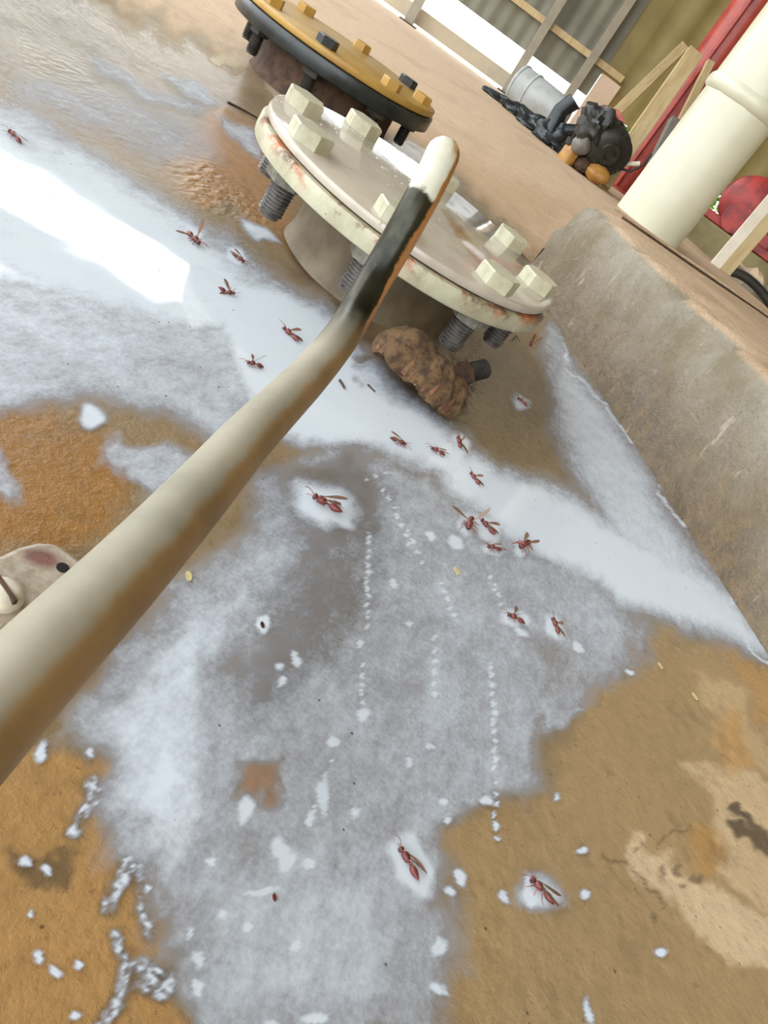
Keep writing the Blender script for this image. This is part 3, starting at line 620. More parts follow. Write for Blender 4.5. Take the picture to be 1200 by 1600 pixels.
blind_flange('pipe_flange', (-0.56, 1.532, 0.1062), (0, 0, 0), 'yellow topped blind flange with a black rim, at the far dry end of the floor', 0.2, 0.165, 8, YPH, 0.012, 0.026, 0.001, 0.033, 0.014, 0.011, 0.046, (M_yellow, M_black, M_yellow, M_black, M_rust), 0.135, 0.07)

# ---------------------------------------------------------------- the bent bar
def bar():
    path = [(-0.104, 0.521, 0.180), (-0.100, 0.511, 0.164), (-0.0965, 0.499, 0.140), (-0.0945, 0.492, 0.116), (-0.0925, 0.482, 0.098), (-0.089, 0.466, 0.084), (-0.0845, 0.442, 0.0755), (-0.080, 0.410, 0.072), (-0.075, 0.37, 0.071), (-0.070, 0.325, 0.073), (-0.0635, 0.27, 0.077), (-0.0555, 0.215, 0.082), (-0.048, 0.16, 0.088), (-0.0425, 0.112, 0.093), (-0.036, 0.06, 0.098), (-0.03, 0.0, 0.1035), (-0.024, -0.06, 0.107), (-0.02, -0.10, 0.100), (-0.018, -0.12, 0.08), (-0.017, -0.125, 0.04), (-0.017, -0.125, 0.0)]
    P = [Vector(p) for p in path]
    # Catmull-Rom
    out = []
    for i in range(len(P) - 1):
        p0 = P[max(i - 1, 0)]; p1 = P[i]; p2 = P[i + 1]; p3 = P[min(i + 2, len(P) - 1)]
        for k in range(8):
            t = k / 8; out.append(0.5 * ((2 * p1) + (-p0 + p2) * t + (2 * p0 - 5 * p1 + 4 * p2 - p3) * t * t + (-p0 + 3 * p1 - 3 * p2 + p3) * t ** 3))
    out.append(P[-1])
    R = 0.011; d = (out[0] - out[1]).normalized()
    cap = [(out[0] + d * (R * math.sin(a)), R * math.cos(a)) for a in (1.55, 1.4, 1.2, 0.95, 0.65, 0.32)]
    pts = [c[0] for c in cap] + out; rad = [max(c[1], 0.0004) for c in cap] + [R] * len(out)
    n = 40; g = MB().tube(pts, rad, n, True)
    o = g.build('bent_bar', None, None, 50)
    me = o.data
    # length along the bar from the tip, and which side of it
    s = [0.0]
    for i in range(1, len(pts)): s.append(s[-1] + (pts[i] - pts[i - 1]).length)
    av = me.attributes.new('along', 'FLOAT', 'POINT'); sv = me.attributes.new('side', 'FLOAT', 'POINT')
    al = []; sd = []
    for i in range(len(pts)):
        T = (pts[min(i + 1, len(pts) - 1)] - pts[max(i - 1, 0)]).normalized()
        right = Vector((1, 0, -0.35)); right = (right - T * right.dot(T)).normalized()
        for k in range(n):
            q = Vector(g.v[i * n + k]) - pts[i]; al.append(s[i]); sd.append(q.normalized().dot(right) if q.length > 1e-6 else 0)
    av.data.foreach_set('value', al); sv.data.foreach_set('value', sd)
    t = NT('worn_painted_bar')
    A = t.attr('along'); S = t.attr('side')
    n1 = t.noise(45, 6, 0.65); n2 = t.noise(220, 5, 0.7); n3 = t.noise(18, 5, 0.6)
    jag = t.math('ADD', A, t.math('MULTIPLY', t.math('SUBTRACT', n1, 0.5), 0.022))
    dark = t.mix(t.rng(n1, 0.3, 0.7), L4((64, 62, 50)), L4((38, 38, 32)))
    dark = t.mix(t.rng(n2, 0.64, 0.72, 0, 0.7), dark, L4((122, 108, 76)))
    cream = t.mix(t.rng(n1, 0.35, 0.7), L4((200, 198, 180)), L4((184, 178, 156)))
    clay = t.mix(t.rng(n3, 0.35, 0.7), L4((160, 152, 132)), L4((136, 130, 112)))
    reflected_brown = t.mix(t.rng(n3, 0.35, 0.7), L4((160, 128, 84)), L4((134, 106, 66)))  # reflected floor brown and shade, painted on the bar's right-lower side
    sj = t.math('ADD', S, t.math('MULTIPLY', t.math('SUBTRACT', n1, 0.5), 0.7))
    clay = t.mix(t.rng(sj, -0.05, 0.3), clay, reflected_brown)
    fa = t.rng(t.math('ADD', A, t.math('MULTIPLY', t.math('SUBTRACT', n3, 0.5), 0.10)), 0.135, 0.20)
    c = t.mix(fa, dark, clay)
    isdark = t.math('SUBTRACT', 1.0, fa)
    tip = t.rng(jag, 0.038, 0.042, 1, 0); tip = t.math('MULTIPLY', tip, t.rng(sj, 0.62, 0.72, 1, 0.0))
    c = t.mix(tip, c, cream)
    warm_reflection = t.math('MULTIPLY', t.rng(sj, 0.58, 0.72), isdark); c = t.mix(warm_reflection, c, L4((206, 150, 98)))  # warm reflection painted as a copper line along the right edge
    wear = t.math('MULTIPLY', t.rng(A, 0.006, 0.017, 1, 0), t.rng(sj, 0.1, 0.4)); c = t.mix(wear, c, t.mix(t.rng(n2, 0.4, 0.6), L4((190, 150, 96)), L4((120, 84, 60))))
    t.L.new(c, t.b.inputs['Base Color'])
    t.L.new(t.math('MULTIPLY', t.math('MULTIPLY', isdark, t.math('SUBTRACT', 1.0, tip)), 0.75), t.b.inputs['Metallic'])
    t.L.new(t.rng(fa, 0, 1, 0.30, 0.55), t.b.inputs['Roughness'])
    t.bump(n2, 0.15, 0.0006)
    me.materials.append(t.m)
    return o
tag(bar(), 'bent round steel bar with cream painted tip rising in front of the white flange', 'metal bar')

# ---------------------------------------------------------------- worn painted plate at the left edge
def plate_material(loc):
    t = NT('worn_white_paint'); n1 = t.noise(160, 6, 0.7); n2 = t.noise(420, 5, 0.7)
    c = t.mix(t.rng(n1, 0.35, 0.68), L4((178, 166, 148)), L4((150, 134, 114)))
    mp = t.N.new('ShaderNodeMapping'); mp.vector_type = 'TEXTURE'; mp.inputs['Location'].default_value = (loc.x, loc.y, 0.012); mp.inputs['Rotation'].default_value = (0, 0, 0.6); mp.inputs['Scale'].default_value = (0.0075, 0.0055, 0.02)
    t.L.new(t.tc, mp.inputs[0]); ln = t.N.new('ShaderNodeVectorMath'); ln.operation = 'LENGTH'; t.L.new(mp.outputs[0], ln.inputs[0])
    c = t.mix(t.rng(t.math('ADD', ln.outputs['Value'], t.math('MULTIPLY', n1, 1.2)), 1.0, 1.9, 0.85, 0.0), c, t.mix(t.rng(n2, 0.4, 0.6), L4((122, 60, 54)), L4((92, 46, 40))))
    t.L.new(c, t.b.inputs['Base Color']); t.b.inputs['Roughness'].default_value = 0.45; t.bump(n1, 0.4, 0.001); return t.m
def plate():
    c0 = onz(60, 905, 0.012)
    t_ = empty('bracket_plate', (c0.x, c0.y, 0)); tag(t_, 'worn white bracket plate with red stain, hole and slotted screw at the left edge', 'bracket')
    outline_px = [(-90, 900), (-60, 868), (0, 866), (30, 852), (60, 845), (88, 847), (112, 862), (140, 886), (160, 910), (140, 945), (90, 965), (40, 970), (0, 990), (-60, 985), (-95, 950)]
    pts = [onz(x, y, 0.013) - c0 for x, y in outline_px]
    poly = [(p.x, p.y) for p in pts][::-1]
    MB().prism(poly, 0.001, 0.013).build('plate', plate_material(onz(66, 872, 0.013) - c0), t_, 50, bevel=0.0025)
    h = onz(98, 887, 0.0131) - c0
    MB().lathe([(0, 0.0122), (0.0024, 0.0122), (0.0025, 0.0134), (0, 0.0134)], 20, Matrix.Translation((h.x, h.y, 0))).build('hole_shade_disc', M_hole_shade, t_)  # dark disc laid on the plate in place of the hole's shade
    s = onz(6, 926, 0.016) - c0
    g = MB(); g.lathe([(0, 0.0125), (0.0072, 0.0125), (0.0076, 0.0150), (0.0066, 0.0172), (0.004, 0.0184), (0, 0.0186)], 28, Matrix.Translation((s.x, s.y, 0)))
    sc = g.build('screw', M_screw, t_, 50)
    MB().box((0, 0, 0), (0.0135, 0.0016, 0.0022), Matrix.Translation((s.x, s.y, 0.0181)) @ Matrix.Rotation(-0.35, 4, 'Z')).build('slot', M_rust, sc)
plate()

# ---------------------------------------------------------------- wasp nest with the stump beside it
def nest():
    a = onz(657, 578, 0.022); t_ = empty('wasp_nest', (a.x, a.y, 0)); tag(t_, 'brown papery wasp nest lying on the wet floor under the flange', 'wasp nest')
    e1 = Vector((0.80, 0.02, 0)).normalized()
    MT = Matrix.Rotation(-0.05, 4, 'Z') @ Matrix.Rotation(math.radians(-24), 4, 'X') @ Matrix.Rotation(math.radians(6), 4, 'Y')
    n = 72; g = MB(); P = []; Fc = []
    prof = [(0.0, 0.017), (0.25, 0.018), (0.5, 0.0165), (0.72, 0.013), (0.88, 0.007), (0.97, 0.0), (1.0, -0.007), (0.98, -0.014), (0.93, -0.019), (0.8, -0.017), (0.5, -0.014), (0.0, -0.013)]
    for k, (r, z) in enumerate(prof):
        for i in range(n):
            an = 2 * PI * i / n
            k2 = 1 + 0.10 * math.sin(2 * an + 0.6) + 0.06 * math.sin(5 * an) + 0.04 * math.sin(9 * an + 1)
            x = 0.044 * r * k2 * math.cos(an); y = 0.026 * r * k2 * math.sin(an)
            zz = z + (0.006 * mnoise.fractal(Vector((x * 55, y * 55, z * 55)), 0.8, 2, 5))
            P.append((x, y, zz))
    for k in range(len(prof) - 1):
        for i in range(n): j = (i + 1) % n; Fc.append((k * n + i, (k + 1) * n + i, (k + 1) * n + j, k * n + j))
    b = MB().add(P, Fc, MT); b = b.build('comb', M_nest, t_, 70, loc=(0, 0, 0.026))
    # paper cells along the rim that faces the camera
    for i in range(15):
        an = math.radians(195 + i * 11); k2 = 1 + 0.10 * math.sin(2 * an + 0.6) + 0.06 * math.sin(5 * an)
        c = Vector((0.0398 * k2 * math.cos(an), 0.0224 * k2 * math.sin(an), -0.006))
        m = MT @ Matrix.Translation(c) @ Matrix.Rotation(an, 4, 'Z')
        MB().lathe([(0.0022, -0.011), (0.0030, -0.0115), (0.0032, -0.005), (0.0030, 0.0), (0.0020, 0.004), (0.0, 0.005)], 6, m).build('cell', M_nestcell, t_, 50, loc=(0, 0, 0.026))
nest()
def stump():
    p = onz(722, 596, 0.0); d = onz(752, 566, 0.012) - p
    t_ = empty('stud_bolt', (p.x, p.y, 0)); tag(t_, 'short rusty black stud end lying between the nest and the flange studs', 'bolt')
    q = Vector((0.020, 0.030, 0.016)); zax = q.normalized(); xa = Vector((zax.y, -zax.x, 0)).normalized(); ya = zax.cross(xa)
    m = Matrix((xa, ya, zax)).transposed().to_4x4(); m.translation = (0, 0, 0.0105)
    g = thread(0.0098, 0, 0.022, 0.003, 20); g.v = [tuple(m @ Vector(v)) for v in g.v]; g.build('shank', M_dark, t_, 30)
    g = hex_head(0.022, -0.010, 0.0); g.v = [tuple(m @ Vector(v)) for v in g.v]; g.build('head', M_rust, t_, 30)
stump()

# ---------------------------------------------------------------- dead wasps
def lathe_x(mb, prof, n=14, off=(0, 0, 0), curve=0.0):
    P = []; Fc = []
    for k, (x, r, dz) in enumerate(prof):
        for i in range(n):
            a = 2 * PI * i / n; P.append((x + off[0], off[1] + curve * x * x + r * math.cos(a), off[2] + dz + r * math.sin(a)))
    for k in range(len(prof) - 1):
        for i in range(n): j = (i + 1) % n; Fc.append((k * n + i, k * n + j, (k + 1) * n + j, (k + 1) * n + i))
    Fc.append(tuple(range(n - 1, -1, -1))); Fc.append(tuple((len(prof) - 1) * n + i for i in range(n))); return mb.add(P, Fc)
def wing_mb(root, ang, lift, length, twist=0.0):
    # narrow wing blade with a little thickness, in a plane through its root
    d = Vector((-math.cos(ang) * math.cos(lift), math.sin(ang) * math.cos(lift), math.sin(lift)))
    s = Vector((math.sin(ang), math.cos(ang), 0)); s = (s - d * s.dot(d)).normalized(); nrm = d.cross(s)
    s = s * math.cos(twist) + nrm * math.sin(twist); nrm = d.cross(s)
    prof = [(0, 0.12), (0.15, 0.35), (0.35, 0.7), (0.6, 1.0), (0.8, 0.95), (0.93, 0.6), (1.0, 0.12)]
    g = MB(); P = []; r0 = Vector(root)
    for t, wv in prof:
        c = r0 + d * (length * t)
        for sg in (-0.25, 0.75):
            for hh in (-1, 1): P.append(tuple(c + s * (sg * wv * 0.0026) + nrm * (hh * 0.00005)))
    Fc = []
    for k in range(len(prof) - 1):
        a = 4 * k; b = a + 4
        Fc += [(a, b, b + 2, a + 2), (a + 1, a + 3, b + 3, b + 1), (a, a + 1, b + 1, b), (a + 2, b + 2, b + 3, a + 3)]
    Fc += [(0, 2, 3, 1), (len(P) - 4, len(P) - 3, len(P) - 1, len(P) - 2)]
    return g.add(P, Fc)
def make_wasp(pose):
    r = empty('wasp', (0, 0, 0))
    roll = {'flat': 0.15, 'up': 0.35, 'side': 1.25}[pose]; z0 = 0.0026
    R = Matrix.Translation((0, 0, z0)) @ Matrix.Rotation(roll, 4, 'X')
    b = MB(); bend = 14 if pose == 'side' else 4
    prof = [(8.2, .2, -.3), (8.0, .9, -.3), (7.4, 1.35, -.2), (6.6, 1.45, -.1), (6.1, 1.1, 0), (5.8, .55, 0), (5.5, .8, .1), (5.0, 1.35, .25), (4.0, 1.75, .4), (2.8, 1.8, .4), (1.6, 1.5, .25), (.8, .9, .1), (.3, .42, 0), (-.4, .32, -.05), (-1.0, .6, -.1), (-1.8, 1.25, -.2), (-3.0, 1.7, -.35), (-4.4, 1.75, -.5), (-5.8, 1.4, -.75), (-7.0, .9, -1.0), (-7.8, .45, -1.2), (-8.3, .08, -1.3)]
    lathe_x(b, [(x / 1000, q / 1000 * (1.12 if x > 0 else 1.0), dz / 1000) for x, q, dz in prof], 14, curve=bend)
    b.v = [tuple(R @ Vector(v)) for v in b.v]; b.build('body', M_wasp, r, 60)
    for s in (-1, 1):
        MB().blob((0.0070, s * 0.0012 + bend * 0.007 ** 2, 0.0002), (0.0007, 0.0005, 0.0009), nu=10, nv=8, m=R).build('eye', M_waspdark, r)
        MB().tube([(0.0079, s * 0.0005 + bend * 0.0079 ** 2, 0.0003), (0.0098, s * 0.0019, 0.0016), (0.0122, s * 0.0034, 0.0010), (0.0138, s * 0.0040, -0.0002)], [0.00017, 0.00016, 0.00018, 0.00014], 6, m=R).build('antenna', M_leg, r)
        for k, (x, fx_) in enumerate(((0.0046, 0.0030), (0.0032, 0.0), (0.0016, -0.0032))):
            j = 0.0006 * (k - 1) * s
            MB().tube([(x, s * 0.0010, -0.0007), (x + fx_ * 0.5, s * 0.0030, -0.0002 + j), (x + fx_ * 1.0, s * 0.0050, -0.0016), (x + fx_ * 1.5 - 0.0006, s * 0.0058, -0.0022)], [0.00030, 0.00026, 0.00018, 0.00010], 6, m=R).build('leg', M_leg, r)
    if pose == 'flat': wg = [((0.003, 0.0011, 0.0021), 0.22, 0.05, 0.0125), ((0.003, -0.0011, 0.0021), -0.30, 0.02, 0.0125)]
    elif pose == 'up': wg = [((0.003, 0.0011, 0.0020), 0.9, 0.75, 0.0125), ((0.003, -0.0011, 0.0020), -1.2, 0.25, 0.0125)]
    else: wg = [((0.003, 0.0010, 0.0020), 0.75, -0.15, 0.0130), ((0.003, -0.0010, 0.0020), -0.25, 0.35, 0.0120)]
    for w_ in wg:
        g = wing_mb(w_[0], w_[1], w_[2], w_[3]); g.v = [tuple(R @ Vector(v)) for v in g.v]; o = g.build('wing', M_wing, r, 60)
    # rest it on the liquid
    zmin = min(min(v.co.z for v in c.data.vertices) for c in kids(r) if c.name.startswith('body'))
    for c in kids(r): c.location.z -= zmin - 0.0006
    return r
PROTO = {}
for (h, t, pose, lb) in WASPS:
    H_ = onz(*h, 0.002); T_ = onz(*t, 0.002); c = (H_ + T_) / 2; d = H_ - T_
    if pose not in PROTO: o = PROTO[pose] = make_wasp(pose)
    else: o = copy_tree(PROTO[pose])
    s = min(1.25, max(0.85, d.length / 0.0165))
    o.location = (c.x, c.y, 0.0); o.rotation_euler = (0, 0, math.atan2(d.y, d.x)); o.scale = (s, s, s)
    tag(o, lb, 'wasp', 'dead wasps on the wet floor')
# one wasp still hangs from the flange rim
o = copy_tree(PROTO['side']); e = FLG.matrix_world
p = ony(829, 530, 0.74); o.location = (p.x, p.y, p.z); o.rotation_euler = (0.4, 1.35, 0.6); tag(o, 'brown wasp hanging head up from the right rim of the white flange', 'wasp', 'wasps on the flange')

# ---------------------------------------------------------------- small litter on the floor
def stick(name, px, r, lb, cat, z=None, mat=None):
    pts = [onz(x, y, r + 0.0006) for x, y in px]
    o = MB().tube(pts, [r * (1 - 0.35 * i / max(1, len(pts) - 1)) for i in range(len(pts))], 8).build(name, mat or M_twig, None, 60); tag(o, lb, cat)
stick('twig', [(356, 160), (368, 166), (382, 173), (402, 184)], 0.0020, 'thin dark stick lying on wet concrete left of the white flange', 'twig')
stick('twig', [(575, 601), (580, 606), (586, 612)], 0.0009, 'tiny dark twig on the white pool between bar and nest', 'twig')
stick('twig', [(531, 594), (535, 600), (538, 606)], 0.0012, 'tiny dark twig touching the right side of the bar in the photo', 'twig')
stick('twig', [(800, 532), (806, 524), (813, 534)], 0.0008, 'tiny forked twig on the puddle below the right rim of the flange', 'twig')
def flake(px, r, lb, mat, nm='seed_husk', cat='seed husk'):
    c = onz(*px, 0.001); g = MB(); n = 14
    poly = [(r * (1.5 + 0.2 * math.sin(3 * k)) * math.cos(2 * PI * k / n), r * 0.75 * math.sin(2 * PI * k / n)) for k in range(n)]
    o = g.prism(poly, 0, 0.0006).build(nm, mat, None, 40); o.location = (c.x, c.y, 0.0007); o.rotation_euler = (0, 0, -0.9); tag(o, lb, cat)
flake((1032, 1040), 0.0018, 'pale husk on brown concrete, nearer the white liquid of two', M_husk)
flake((1086, 1088), 0.0020, 'pale husk on brown concrete, farther right of two', M_husk)
flake((714, 892), 0.0022, 'tan round flake below the group of four wasps', M_husk, 'flake', 'flake')
flake((295, 900), 0.0020, 'tan flake beside the grey end of the bent bar', M_husk, 'flake', 'flake')
flake((429, 1402), 0.0009, 'small orange brown crumb in the thin film near the bottom', M_wasp, 'crumb', 'crumb')
flake((410, 976), 0.0012, 'dark crumb in a small white ring on the thin film', M_waspdark, 'crumb', 'crumb')

# ---------------------------------------------------------------- white pipe column
def column():
    c = onz(1011, 354, 0.1632); t_ = empty('pipe_column', (c.x, c.y, 0.1632)); tag(t_, 'thick cream painted pipe column with a collar, standing behind the plinth', 'column')
    zr = ony(1150, 150, c.y).z - 0.1632; R = 0.0665
    MB().lathe([(R * 0.9, 0), (R, 0.0), (R, zr - 0.012), (R * 0.9, zr - 0.012)], 64).build('lower_pipe', M_colpaint, t_)
    MB().lathe([(R * 0.9, zr + 0.010), (R * 1.01, zr + 0.010), (R * 1.01, 4.6 - 0.1632), (R * 0.9, 4.6 - 0.1632)], 64).build('upper_pipe', M_colpaint, t_)
    MB().lathe([(R * 0.9, zr - 0.013), (R, zr - 0.013), (R * 1.07, zr - 0.008), (R * 1.09, zr), (R * 1.07, zr + 0.008), (R * 1.01, zr + 0.013), (R * 0.9, zr + 0.013)], 64, wob=lambda r, z, a: r * (1 + 0.006 * math.sin(9 * a) + 0.004 * math.sin(17 * a))).build('collar', M_colpaint, t_)
column()

# ---------------------------------------------------------------- things along the back wall
def upright(name, px, Y, w_, th, z1, lb, cat, mat, lean=(0, 0), rotz=WA):
    b = ony(*px, Y); t = MB(); 
    o = t.box((0, 0, z1 / 2), (w_, th, z1)).build(name, mat, None, 40, bevel=0.003)
    o.location = (b.x, b.y, max(0.0, 0.0)); o.rotation_euler = (lean[0], lean[1], rotz); tag(o, lb, cat); return o
# bucket on its side
def bucket():
    a = ony(831, 178, 6.9); a.z = 0.152
    t_ = empty('bucket', a, (0, math.radians(90), math.radians(-14))); tag(t_, 'greyish white bucket lying on its side before the bright wall gap', 'bucket')
    MB().lathe([(0, 0.24), (0.128, 0.24), (0.132, 0.23), (0.148, -0.23), (0.142, -0.23), (0.127, 0.225), (0, 0.225)], 40).build('shell', M_bucket, t_)
    MB().lathe([(0.145, -0.236), (0.153, -0.236), (0.153, -0.215), (0.145, -0.215)], 40).build('rim', M_bucket, t_)
    MB().lathe([(0.140, -0.11), (0.150, -0.11), (0.150, -0.09), (0.140, -0.09)], 40).build('band', M_bucket, t_)
bucket()
def tarp():
    t_ = empty('plastic_sheet', (onz(840, 214).x, onz(840, 214).y, 0)); tag(t_, 'crumpled black plastic sheet heap between the bucket and the engine', 'plastic sheet')
    o0 = t_.location
    def rel(px, Y): return ony(*px, Y) - o0
    g = MB()
    for px, Y, r, sd in (((788, 163), 6.35, (0.16, 0.12, 0.035), 1), ((812, 182), 6.1, (0.14, 0.12, 0.05), 2), ((838, 203), 5.75, (0.15, 0.12, 0.07), 3), ((866, 215), 5.45, (0.12, 0.10, 0.09), 4)):
        p = rel(px, Y); p.z = r[2] * 0.5; g.blob(p, (r[0] * 1.1, r[1], r[2]), 0.40, 1.5, sd, 40, 24, zmin=0.001)
    g.build('lying_fold', M_tarp, t_, 50)
    g = MB()
    p = rel((868, 190), 5.45); g.tube([(p.x, p.y, 0.02), (p.x + 0.0, p.y, 0.12), (p.x - 0.005, p.y, 0.20), (p.x + 0.03, p.y, 0.285)], [0.085, 0.06, 0.045, 0.05], 14)
    q = rel((893, 188), 5.4); g.tube([(p.x + 0.01, p.y, 0.08), (p.x + 0.08, p.y - 0.01, 0.12), (p.x + 0.155, p.y - 0.02, 0.17), (p.x + 0.175, p.y - 0.02, 0.20)], [0.06, 0.045, 0.03, 0.022], 12)
    for i, v in enumerate(g.v):
        k = 0.02 * mnoise.noise(Vector(v) * 18); g.v[i] = (v[0] + k, v[1] + k, v[2] + k * 0.6)
    g.build('raised_fold', M_tarp, t_, 60)
tarp()
def engine():
    Y = 5.1; c = ony(932, 228, Y); t_ = empty('small_engine', (c.x, Y, 0)); tag(t_, 'small black garden engine with amber tank sitting on the floor by timbers', 'engine')
    def rel(px, y=Y): p = ony(*px, y); return Vector((p.x - c.x, p.y - Y, p.z))
    zc = c.z + 0.02
    g = MB()
    fan_m = Matrix.Translation((0.045, 0, zc + 0.01)) @ Matrix.Rotation(0.5, 4, 'Z') @ Matrix.Rotation(PI / 2 + 0.25, 4, 'X')
    g.lathe([(0, 0.10), (0.03, 0.10), (0.035, 0.112), (0.06, 0.112), (0.065, 0.10), (0.10, 0.095), (0.122, 0.075), (0.135, 0.04), (0.135, -0.05), (0.12, -0.09), (0, -0.09)], 40, fan_m)
    g.build('fan_housing', M_engine, t_)
    for k in range(17):
        a = -1.7 + k * 0.2
        d = Vector((math.cos(a), 0, math.sin(a)))
        MB().box((0, 0, 0), (0.075, 0.022, 0.009), fan_m @ Matrix.Translation((d.x * 0.092, d.z * 0.092, 0.098)) @ Matrix.Rotation(a, 4, 'Z')).build('cooling_rib', M_rubber, t_)
    MB().blob((-0.055, -0.05, zc + 0.055), (0.115, 0.10, 0.115), 0.45, 1.6, 3, 40, 24).build('cylinder_cover', M_engine, t_)
    MB().blob((-0.07, -0.11, zc - 0.06), (0.055, 0.04, 0.055), 0.1, 2, 5).build('muffler', M_grey, t_)
    MB().tube([(-0.075, -0.04, zc + 0.155), (-0.01, -0.05, zc + 0.172), (0.05, -0.03, zc + 0.15)], 0.018, 10).build('handle', M_pinkp, t_)
    p = rel((888, 246)); MB().blob((p.x, -0.06, p.z), (0.055, 0.05, 0.085), 0.25, 1.5, 7).build('fuel_tank', M_tank, t_)
    p = rel((893, 222)); MB().lathe([(0, -0.02), (0.028, -0.02), (0.03, 0.015), (0.022, 0.022), (0, 0.022)], 20, Matrix.Translation((p.x, -0.06, p.z))).build('fuel_cap', M_rubber, t_)
    p = rel((934, 272)); MB().blob((p.x, -0.05, max(p.z, 0.05)), (0.085, 0.06, 0.052), 0.15, 1.3, 8, zmin=0.0).build('lower_guard', M_tank, t_)
    p = rel((908, 262)); MB().blob((p.x, -0.05, max(p.z, 0.045)), (0.055, 0.05, 0.045), 0.15, 1.3, 9, zmin=0.0).build('base', M_rust, t_)
    MB().box((0, 0.02, 0.05), (0.2, 0.12, 0.10)).build('crankcase', M_engine, t_, bevel=0.02)
    g = MB(); P = [rel((965, 262)), rel((985, 268)), rel((1005, 258)), rel((1018, 240))]; g.tube(P, 0.007, 8); g.build('throttle_cable', M_rubber, t_)
    P = [rel((968, 256)), rel((985, 256)), rel((1000, 256))]; MB().tube(P, 0.014, 10).build('outlet_pipe', M_pale, t_)
engine()
def red_column():
    p = ony(1012, 190, 6.4); q = ony(1038, 205, 6.4)
    t_ = empty('red_column', (q.x - 0.02, 6.4, 0)); tag(t_, 'tall red painted round column behind the leaning timbers', 'column')
    MB().lathe([(0, 0), (0.135, 0), (0.135, 4.6), (0, 4.6)], 40).build('shaft', M_redpaint, t_); MB().lathe([(0, 0), (0.19, 0), (0.19, 0.02), (0, 0.02)], 40).build('base_plate', M_redpaint, t_)
    MB().tube([(-0.03, -0.142, 0.0), (-0.03, -0.142, 4.5)], 0.012, 8).build('highlight_tube', M_redpaint, t_)  # thin tube added in place of the highlight line on the shaft
red_column()
def timber(a_px, b_px, Y0, Y1, w_, th, lb, mat=M_wood):
    a = ony(*a_px, Y0); b = ony(*b_px, Y1); d = (b - a).normalized()
    t0 = (0.0 - a.z) / d.z; base = a + d * t0                       # runs down to the floor
    L = (b - base).length; x = Vector((1, 0.2, 0)); x = (x - d * x.dot(d)).normalized(); y = d.cross(x)
    o = MB().box((0, 0, L / 2), (w_, th, L)).build('timber', mat, None, 40, bevel=0.003)
    m = Matrix((x, y, d)).transposed().to_4x4(); m.translation = base + Vector((0, 0, 0.012)); o.matrix_world = m; tag(o, lb, 'timber'); return o
timber((957, 182), (1066, 76), 5.6, 6.1, 0.06, 0.05, 'thin pale timber leaning right in front of the red column')
timber((988, 222), (1085, 84), 5.4, 5.7, 0.10, 0.04, 'broad pale timber standing behind the engine, cut off square')
timber((1058, 200), (1108, 100), 5.9, 6.2, 0.05, 0.04, 'thin timber leaning left, right of the red column')
timber((1030, 235), (1052, 190), 5.2, 5.3, 0.055, 0.055, 'dark grey round-ended strut upright beside the white column', M_grey)
# post on the footing side
p = onz(1112, 411, 0.1632)
t_ = empty('steel_angle', (p.x + 0.008, p.y - 0.01, 0.1634), (0, 0, 0.15)); tag(t_, 'pale steel angle post standing behind the plinth in front of the red machine', 'post')
MB().box((0, 0, 0.6), (0.024, 0.006, 1.2)).build('front_leg', M_pale, t_); MB().box((0.028, 0.02, 0.6), (0.036, 0.006, 1.2)).build('side_leg', M_wood, t_)
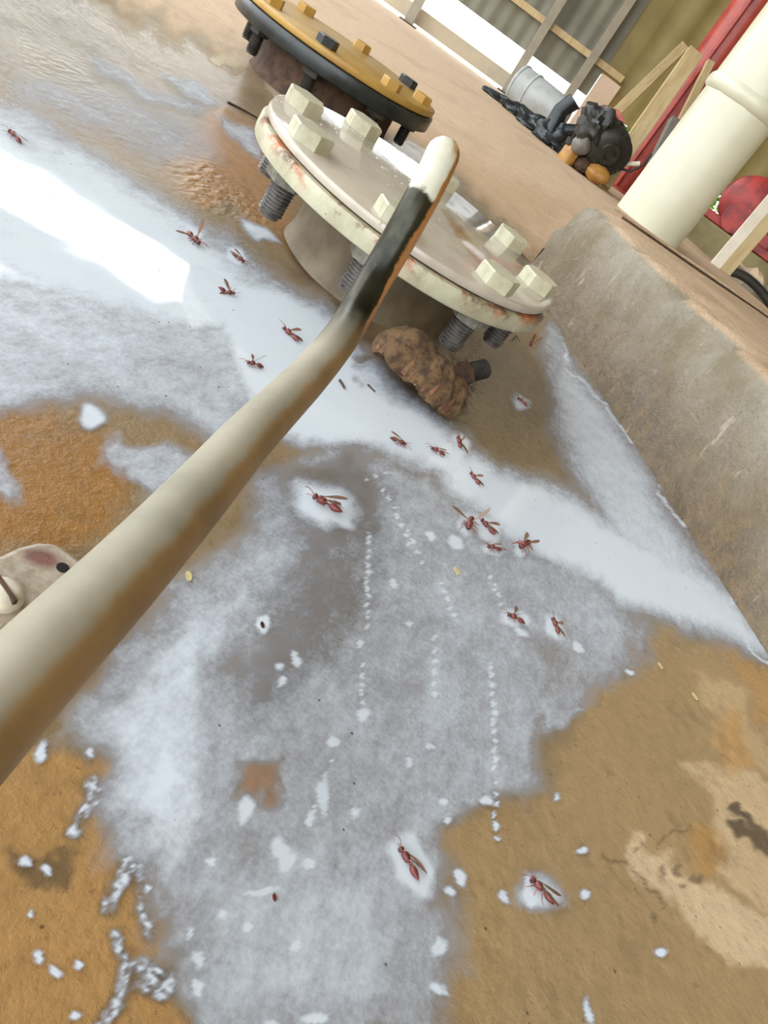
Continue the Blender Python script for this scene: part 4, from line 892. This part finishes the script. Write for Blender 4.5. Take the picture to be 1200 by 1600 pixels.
# block with the red machine
def machine():
    Y = 4.6; a = ony(1092, 332, Y); b = ony(1140, 376, Y)
    zt = a.z
    g = MB(); g.box((0, 0, zt / 2), (1.7, 0.6, zt)); o = g.build('concrete_block', pm('dark_block', (128, 118, 84), (104, 94, 62), 6, 0.85, bump=0.4), None, 40, bevel=0.01); o.location = (a.x + 0.78, Y + 0.3, 0); tag(o, 'dark low concrete block under the red machine', 'block')
    c = ony(1160, 335, Y + 0.1); t_ = empty('red_machine', (c.x, Y + 0.15, zt + 0.002)); tag(t_, 'red pump machine behind the white column, partly hidden by the steel angle', 'machine')
    def rel(px): p = ony(*px, Y + 0.1); return Vector((p.x - c.x, -0.05, p.z - zt))
    p = rel((1165, 318)); MB().lathe([(0, -0.1), (0.10, -0.1), (0.135, -0.08), (0.145, -0.02), (0.145, 0.08), (0.12, 0.1), (0, 0.1)], 36, Matrix.Translation((p.x + 0.02, 0, p.z)) @ Matrix.Rotation(PI / 2, 4, 'X')).build('drum', M_redmach, t_)
    p = rel((1138, 352)); MB().lathe([(0.035, -0.12), (0.07, -0.12), (0.075, 0.1), (0, 0.1)], 30, Matrix.Translation((p.x, -0.02, max(p.z, 0.078))) @ Matrix.Rotation(PI / 2, 4, 'X')).build('pump_case', M_redmach, t_)
    MB().box((0.08, 0.02, 0.022), (0.62, 0.22, 0.044)).build('base_frame', M_redmach, t_, bevel=0.006)
    p = rel((1185, 372)); MB().box((p.x, 0, max(p.z, 0.055)), (0.16, 0.16, 0.10)).build('gear_box', M_redmach, t_, bevel=0.015)
    p = rel((1168, 365)); MB().lathe([(0, -0.02), (0.025, -0.02), (0.025, 0.02), (0, 0.02)], 18, Matrix.Translation((p.x, -0.16, p.z)) @ Matrix.Rotation(PI / 2, 4, 'X')).build('shaft_cap', M_pale, t_)
    for k in range(5): MB().box((p.x - 0.02 + 0.03 * k, -0.10, p.z + 0.09), (0.014, 0.03, 0.08)).build('louvre', M_rust, t_)
    # rubber loop lying in front of it
    q = ony(1185, 432, 3.2); pts = []
    for k in range(33):
        an = 2 * PI * k / 32; pts.append((0.16 * math.cos(an), 0, 0.055 * math.sin(an)))
    o = MB().tube(pts, 0.017, 10, False).build('rubber_loop', M_rubber, None, 60); o.location = (q.x + 0.06, 3.2, 0.072); o.rotation_euler = (-0.25, 0.25, 0.1); tag(o, 'black rubber loop at the right edge behind the plinth', 'rubber loop')
    g = MB(); g.blob((0, 0, 0.05), (0.22, 0.12, 0.10), 0.5, 2.2, 12, zmin=0.0); o = g.build('rubble_lump', M_concrete, None, 40); o.location = (q.x + 0.05, 3.45, 0); tag(o, 'grey broken concrete lump behind the rubber loop', 'rubble')
machine()
# bushes outside, seen through the low gap of the wall
def bush(x, y, s, lb):
    t_ = empty('bush', (x, y, -0.05)); tag(t_, lb, 'bush', 'bushes outside the wall gap')
    g = MB()
    for k in range(900):
        d = Vector((random.gauss(0, 1), random.gauss(0, 1), abs(random.gauss(0, 1)) * 0.9)).normalized() * (random.random() ** 0.4) * s
        if d.z < 0: d.z = -d.z
        a = random.random() * 2 * PI; b = random.uniform(-0.6, 0.6); l = random.uniform(0.07, 0.13)
        u = Vector((math.cos(a) * math.cos(b), math.sin(a) * math.cos(b), math.sin(b))); v = u.cross(Vector((random.random(), random.random(), random.random()))).normalized()
        P = [d, d + u * l * 0.5 + v * l * 0.28, d + u * l, d + u * l * 0.5 - v * l * 0.28]
        g.add([tuple(p) for p in P], [(0, 1, 2, 3)])
    g.build('foliage', M_leaf, t_, 0); MB().tube([(0, 0, 0), (0, 0, s * 0.6)], [0.03, 0.015], 8).build('stem', M_twig, t_)
for i, u in enumerate((2.0, 3.2, 4.4)):
    q = wl(u, 0.9 + 0.2 * (i % 2), 0); bush(q.x, q.y, 0.58, 'green bush outside, seen in scraps through the low wall gap')
